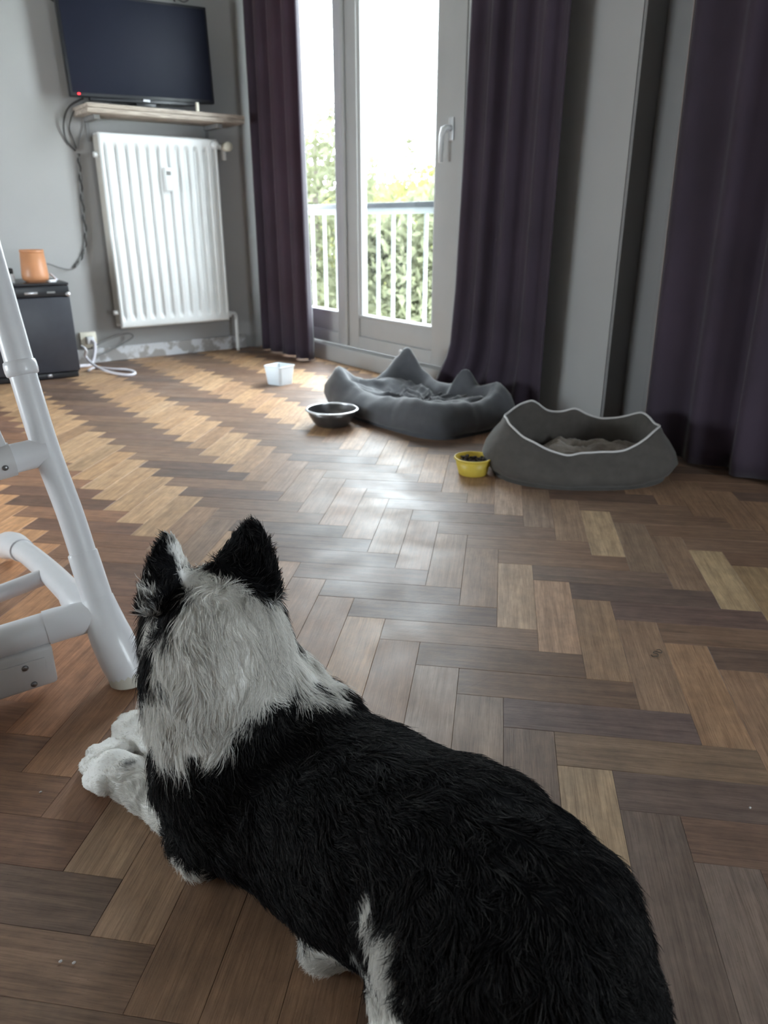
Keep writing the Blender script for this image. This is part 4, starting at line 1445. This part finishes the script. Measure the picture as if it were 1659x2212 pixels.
def surface_nets(F, org, h):
    S = F < 0
    nx, ny, nz = F.shape
    cnt = np.zeros((nx - 1, ny - 1, nz - 1)); acc = np.zeros((nx - 1, ny - 1, nz - 1, 3))
    cor = [(0, 0, 0), (1, 0, 0), (0, 1, 0), (1, 1, 0), (0, 0, 1), (1, 0, 1), (0, 1, 1), (1, 1, 1)]
    sl = lambda c: (slice(c[0], nx - 1 + c[0]), slice(c[1], ny - 1 + c[1]), slice(c[2], nz - 1 + c[2]))
    for a in range(8):
        for b_ in range(a + 1, 8):
            ca, cb = np.array(cor[a]), np.array(cor[b_])
            if np.abs(ca - cb).sum() != 1: continue
            fa, fb = F[sl(ca)], F[sl(cb)]
            x = (fa < 0) != (fb < 0)
            t = np.where(x, fa / np.where(x, fa - fb, 1), 0)
            pos = ca + t[..., None] * (cb - ca)
            acc += np.where(x[..., None], pos, 0); cnt += x
    act = cnt > 0
    idx = -np.ones(act.shape, int); idx[act] = np.arange(act.sum())
    I = np.stack(np.nonzero(act), 1)
    V = org + h * (I + acc[act] / cnt[act][:, None])
    faces = []
    for ax_ in range(3):
        o1, o2 = (ax_ + 1) % 3, (ax_ + 2) % 3
        s0 = [slice(None)] * 3; s1 = [slice(None)] * 3
        s0[ax_] = slice(0, -1); s1[ax_] = slice(1, None)
        a, b_ = S[tuple(s0)], S[tuple(s1)]
        E_ = np.stack(np.nonzero(a != b_), 1)
        E_ = E_[(E_[:, o1] > 0) & (E_[:, o2] > 0) & (E_[:, o1] < F.shape[o1] - 1) & (E_[:, o2] < F.shape[o2] - 1)]
        if not len(E_): continue
        d1 = np.zeros(3, int); d1[o1] = 1; d2 = np.zeros(3, int); d2[o2] = 1
        q = np.stack([idx[tuple((E_ - d1 - d2).T)], idx[tuple((E_ - d2).T)], idx[tuple(E_.T)], idx[tuple((E_ - d1).T)]], 1)
        fl_ = ~S[tuple(E_.T)]
        q[fl_] = q[fl_][:, ::-1]
        faces.append(q)
    return V, np.concatenate(faces)


allp = np.array([q for p in PR for q in ([p['a'], p['b']] if p['t'] == 'cap' else [p['c']])])
lo_, hi_ = allp.min(0) - .16, allp.max(0) + .16
lo_[2] = -.012; hi_[2] = .46
h_ = .0068
dims = np.ceil((hi_ - lo_) / h_).astype(int)
gx = np.stack(np.meshgrid(*[lo_[i] + h_ * np.arange(dims[i]) for i in range(3)], indexing='ij'), -1)
Fg = np.concatenate([sdf(c) for c in np.array_split(gx.reshape(-1, 3), 12)]).reshape(tuple(dims))
DV, DF = surface_nets(Fg, lo_, h_)
eps = .0015
for _ in range(2):                                      # settle on the surface
    dd = sdf(DV)
    G = np.stack([(sdf(DV + eps * e) - sdf(DV - eps * e)) for e in np.eye(3)], 1)
    G /= np.maximum(np.linalg.norm(G, axis=1), 1e-9)[:, None]
    DV = DV - G * dd[:, None] * .8


def surf(px, py):
    """point where the coat surface lies on that line of sight"""
    d = ray(px, py); d = d / np.linalg.norm(d)
    t = .3
    for _ in range(80):
        q = np.array([0, 0, CAM_H]) + d * t
        e = float(sdf(q[None])[0])
        t += e * .8
        if abs(e) < .0005: break
    return np.array([0, 0, CAM_H]) + d * t


SHANK_SPOTS = [surf(*q) for q in ((800, 2000), (808, 2030), (815, 2065), (822, 2100), (835, 2140), (850, 2180), (830, 2035))]


def zone(P, c, r, wob=.012, f=45.):
    return r - np.linalg.norm(P - np.array(c), axis=1) + wob * vnoise(P, f)[:, 0] + wob * .6 * vnoise(P + 2, f * 2.3)[:, 1]


def prim_d(P, names):
    return np.min(np.stack([sdf_prim(p, P) for p in PR if p['tag'] in names]), 0)


def coat(P):
    """share of white in the coat, 0..1"""
    w_ = np.full(len(P), -1.0)
    n1 = .010 * vnoise(P, 60.)[:, 0]
    for c, r_ in ((P_hd, .112), (at(450, 1440, .25), .100), (at(470, 1480, .228), .070), (at(395, 1510, .205), .056), (at(600, 1480, .215), .058), (at(665, 1500, .20), .040)):
        w_ = np.maximum(w_, zone(P, c, r_))
    w_ = np.maximum(w_, -prim_d(P, ('pawL', 'toeL', 'pawR', 'toeR', 'foreR')) + .019 + n1)
    w_ = np.maximum(w_, np.minimum(-prim_d(P, ('foreL',)) + .012 + n1, .036 - P[:, 2] + n1))
    w_ = np.maximum(w_, -prim_d(P, ('shank', 'hfoot')) + .008 + n1)
    w_ = np.maximum(w_, -prim_d(P, ('hfoot2',)) + .010 + n1)
    for q in SHANK_SPOTS:
        w_ = np.maximum(w_, zone(P, q, .019, .010, 70.))
    # black patches: backs of the ears, left face and cheek
    bl_ = np.full(len(P), -1.0)
    bl_ = np.maximum(bl_, np.minimum(.012 - prim_d(P, ('earR',)) + n1, (P - eRb) @ ((eRt - eRb) / np.linalg.norm(eRt - eRb)) + .004 + n1))
    eL = np.minimum(.011 - prim_d(P, ('earL',)) + n1 - .020 * (vnoise(P, 85.)[:, 2] > .30), (P - eLb) @ ((eLt - eLb) / np.linalg.norm(eLt - eLb)) + .010 + n1)
    bl_ = np.maximum(bl_, eL)
    bl_ = np.maximum(bl_, zone(P, at(400, 1345, .315), .026, .012, 90.))
    bl_ = np.maximum(bl_, zone(P, at(345, 1430, .265), .026, .012, 90.))
    bl_ = np.maximum(bl_, zone(P, at(395, 1440, .265), .022, .020, 120.))
    bl_ = np.maximum(bl_, zone(P, P_hd + hd_dir * .06 - hd_side * .05, .045, .01))
    bl_ = np.maximum(bl_, zone(P, P_hd + hd_dir * .06 + hd_side * .05, .045, .01))
    s = np.clip(w_ / .004 + .5, 0, 1)
    s *= 1 - np.clip(bl_ / .006 + .5, 0, 1)
    return s


white = np.array((.92, .91, .895)); black = np.array((.0060, .0058, .0072))
sh_ = coat(DV)
colv = black + (white * .92 - black) * sh_[:, None]
c0 = DV.mean(0); c0[2] = 0
dme = bpy.data.meshes.new('dog')
dme.from_pydata((DV - c0).tolist(), [], DF.tolist())
dme.polygons.foreach_set('use_smooth', [True] * len(dme.polygons))
ca_ = dme.attributes.new('coat', 'FLOAT_COLOR', 'POINT')
ca_.data.foreach_set('color', np.concatenate([colv, np.ones((len(DV), 1))], 1).astype('f').ravel())


def coat_mat(name, rough, spec):
    m, nt, b = new_mat(name)
    a = nt.nodes.new('ShaderNodeAttribute'); a.attribute_name = 'coat'
    link(nt, a.outputs['Color'], b.inputs['Base Color'])
    b.inputs['Roughness'].default_value = rough
    b.inputs['Specular IOR Level'].default_value = spec
    return m


M['skin'] = coat_mat('dog_undercoat', .9, .1)
M['fur'] = coat_mat('dog_fur', .50, .18)
_nt = M['fur'].node_tree; _t = _nt.nodes.new('ShaderNodeBsdfTranslucent'); _m = _nt.nodes.new('ShaderNodeMixShader'); _m.inputs[0].default_value = .45
_a = [n for n in _nt.nodes if n.type == 'ATTRIBUTE'][0]
link(_nt, _a.outputs['Color'], _t.inputs['Color']); link(_nt, _nt.nodes['Principled BSDF'].outputs[0], _m.inputs[1]); link(_nt, _t.outputs[0], _m.inputs[2]); link(_nt, _m.outputs[0], _nt.nodes['Material Output'].inputs['Surface'])
dog = obj('dog', dme, M['skin'], loc=c0)
tag(dog, 'black and white long-haired dog lying on the parquet, looking away with ears pricked', 'dog')
ns = obj('nose', lathe([(0, -.008), (.010, -.006), (.012, 0), (.009, .007), (0, .009)], 14), M['nose'], dog, loc=mz + hd_dir * .093 - hd_up * .012 - c0); fixn(ns)
for sgn in (-1, 1):
    e = obj('eye', lathe([(0, -.009), (.006, -.0065), (.009, 0), (.006, .0065), (0, .009)], 14), M['nose'], dog, loc=P_hd + hd_dir * .072 + hd_side * sgn * .030 + hd_up * .008 - c0); fixn(e)

for tx, ty in ((186, 1688), (180, 1656), (196, 1626), (247, 1594), (245, 1575)):
    q0 = at(tx + 8, ty + 1, .017); q1 = at(tx - 4, ty + 2, .006)
    o = obj('claw', sweep([q0 - c0, (q0 + q1) / 2 + np.array((0, 0, .002)) - c0, q1 - c0], [.0035, .003, .001], 8), M['nose'], dog)

# coat hair
rs = np.random.RandomState(12)
tri = np.concatenate([DF[:, [0, 1, 2]], DF[:, [0, 2, 3]]])
A_, B_, C_ = DV[tri[:, 0]], DV[tri[:, 1]], DV[tri[:, 2]]
area = np.linalg.norm(np.cross(B_ - A_, C_ - A_), axis=1) / 2
cen = (A_ + B_ + C_) / 3
area = area * (cen[:, 2] > .004)
NH = 210000
pick = rs.choice(len(tri), NH, p=area / area.sum())
u_, v_ = rs.rand(NH), rs.rand(NH); fl_ = u_ + v_ > 1; u_[fl_], v_[fl_] = 1 - u_[fl_], 1 - v_[fl_]
root = A_[pick] + u_[:, None] * (B_ - A_)[pick] + v_[:, None] * (C_ - A_)[pick]
G = np.stack([(sdf(root + eps * e) - sdf(root - eps * e)) for e in np.eye(3)], 1)
nrm = G / np.maximum(np.linalg.norm(G, axis=1), 1e-9)[:, None]
wsum = np.zeros(NH); flow = np.zeros((NH, 3)); ln = np.zeros(NH)
for p in PR:
    d = sdf_prim(p, root)
    w_ = np.exp(-np.clip(d + .004, -.02, .3) / .010)
    fn = p['flow'] / np.linalg.norm(p['flow'])
    flow += w_[:, None] * fn; ln += w_ * p['ln']; wsum += w_
flow /= wsum[:, None]; ln /= wsum
flow += np.array((0, 0, -.30)) * (ln > .0125)[:, None]
clump = vnoise(root, 95.) * .46 + vnoise(root + 7, 260.) * .24
flow = flow + clump
flow -= nrm * np.sum(flow * nrm, 1)[:, None]
flow /= np.maximum(np.linalg.norm(flow, axis=1), 1e-6)[:, None]
ln = ln * rs.uniform(.65, 1.2, NH) * (1 + .25 * vnoise(root + 1, 40.)[:, 0])
lift = .42 + (.12 + 5.0 * ln) * vnoise(root + 4, 70.)[:, 1] + rs.normal(0, .10, NH)
rj = rs.normal(0, .12, (NH, 3))
NP = 5
side_ = np.cross(nrm, flow); wph = 3.0 * vnoise(root + 11, 60.)[:, 0] + rs.normal(0, .5, NH)
pts = np.zeros((NH, NP, 3))
for k in range(NP):
    t = k / (NP - 1)
    bend = flow * t + nrm * (lift[:, None] * (t - .55 * t * t)) + rj * t * t * .6
    bend[:, 2] -= .10 * t * t
    bend += side_ * (np.sin(t * 5.0 + wph) * t * .11 * np.clip(ln / .018, .3, 1.2))[:, None]
    pts[:, k] = root - nrm * .0006 + bend * ln[:, None]
pts[:, :, 2] = np.maximum(pts[:, :, 2], .0012)
hc = coat(root + rs.normal(0, .0018, (NH, 3)))
mixw = np.clip(hc + rs.normal(0, .04, NH), 0, 1)
wv = white * rs.uniform(.78, 1.06, (NH, 1)) * np.array((1, .99, .97))
bv = black * rs.uniform(.6, 1.5, (NH, 1)) * np.array((1.05, 1.0, 1.02))
brown = (vnoise(root + 9, 14.)[:, 0] > .35) & (rs.rand(NH) < .25)
bv[brown] = bv[brown] * np.array((1.9, 1.45, 1.2))
hcol = bv + (wv - bv) * mixw[:, None]
cu = bpy.data.hair_curves.new('fur')
cu.add_curves([NP] * NH)
cu.attributes['position'].data.foreach_set('vector', (pts - c0).astype('f').ravel())
ra = cu.attributes.get('radius') or cu.attributes.new('radius', 'FLOAT', 'POINT')
ra.data.foreach_set('value', np.tile(np.array((.00027, .00028, .00025, .00018, .00005), 'f'), NH))
cc = cu.attributes.new('coat', 'FLOAT_COLOR', 'CURVE')
cc.data.foreach_set('color', np.concatenate([hcol, np.ones((NH, 1))], 1).astype('f').ravel())
cu.materials.append(M['fur'])
fo = bpy.data.objects.new('fur', cu)
fo.parent = dog
C.objects.link(fo)
tag(fo, kind='stuff')
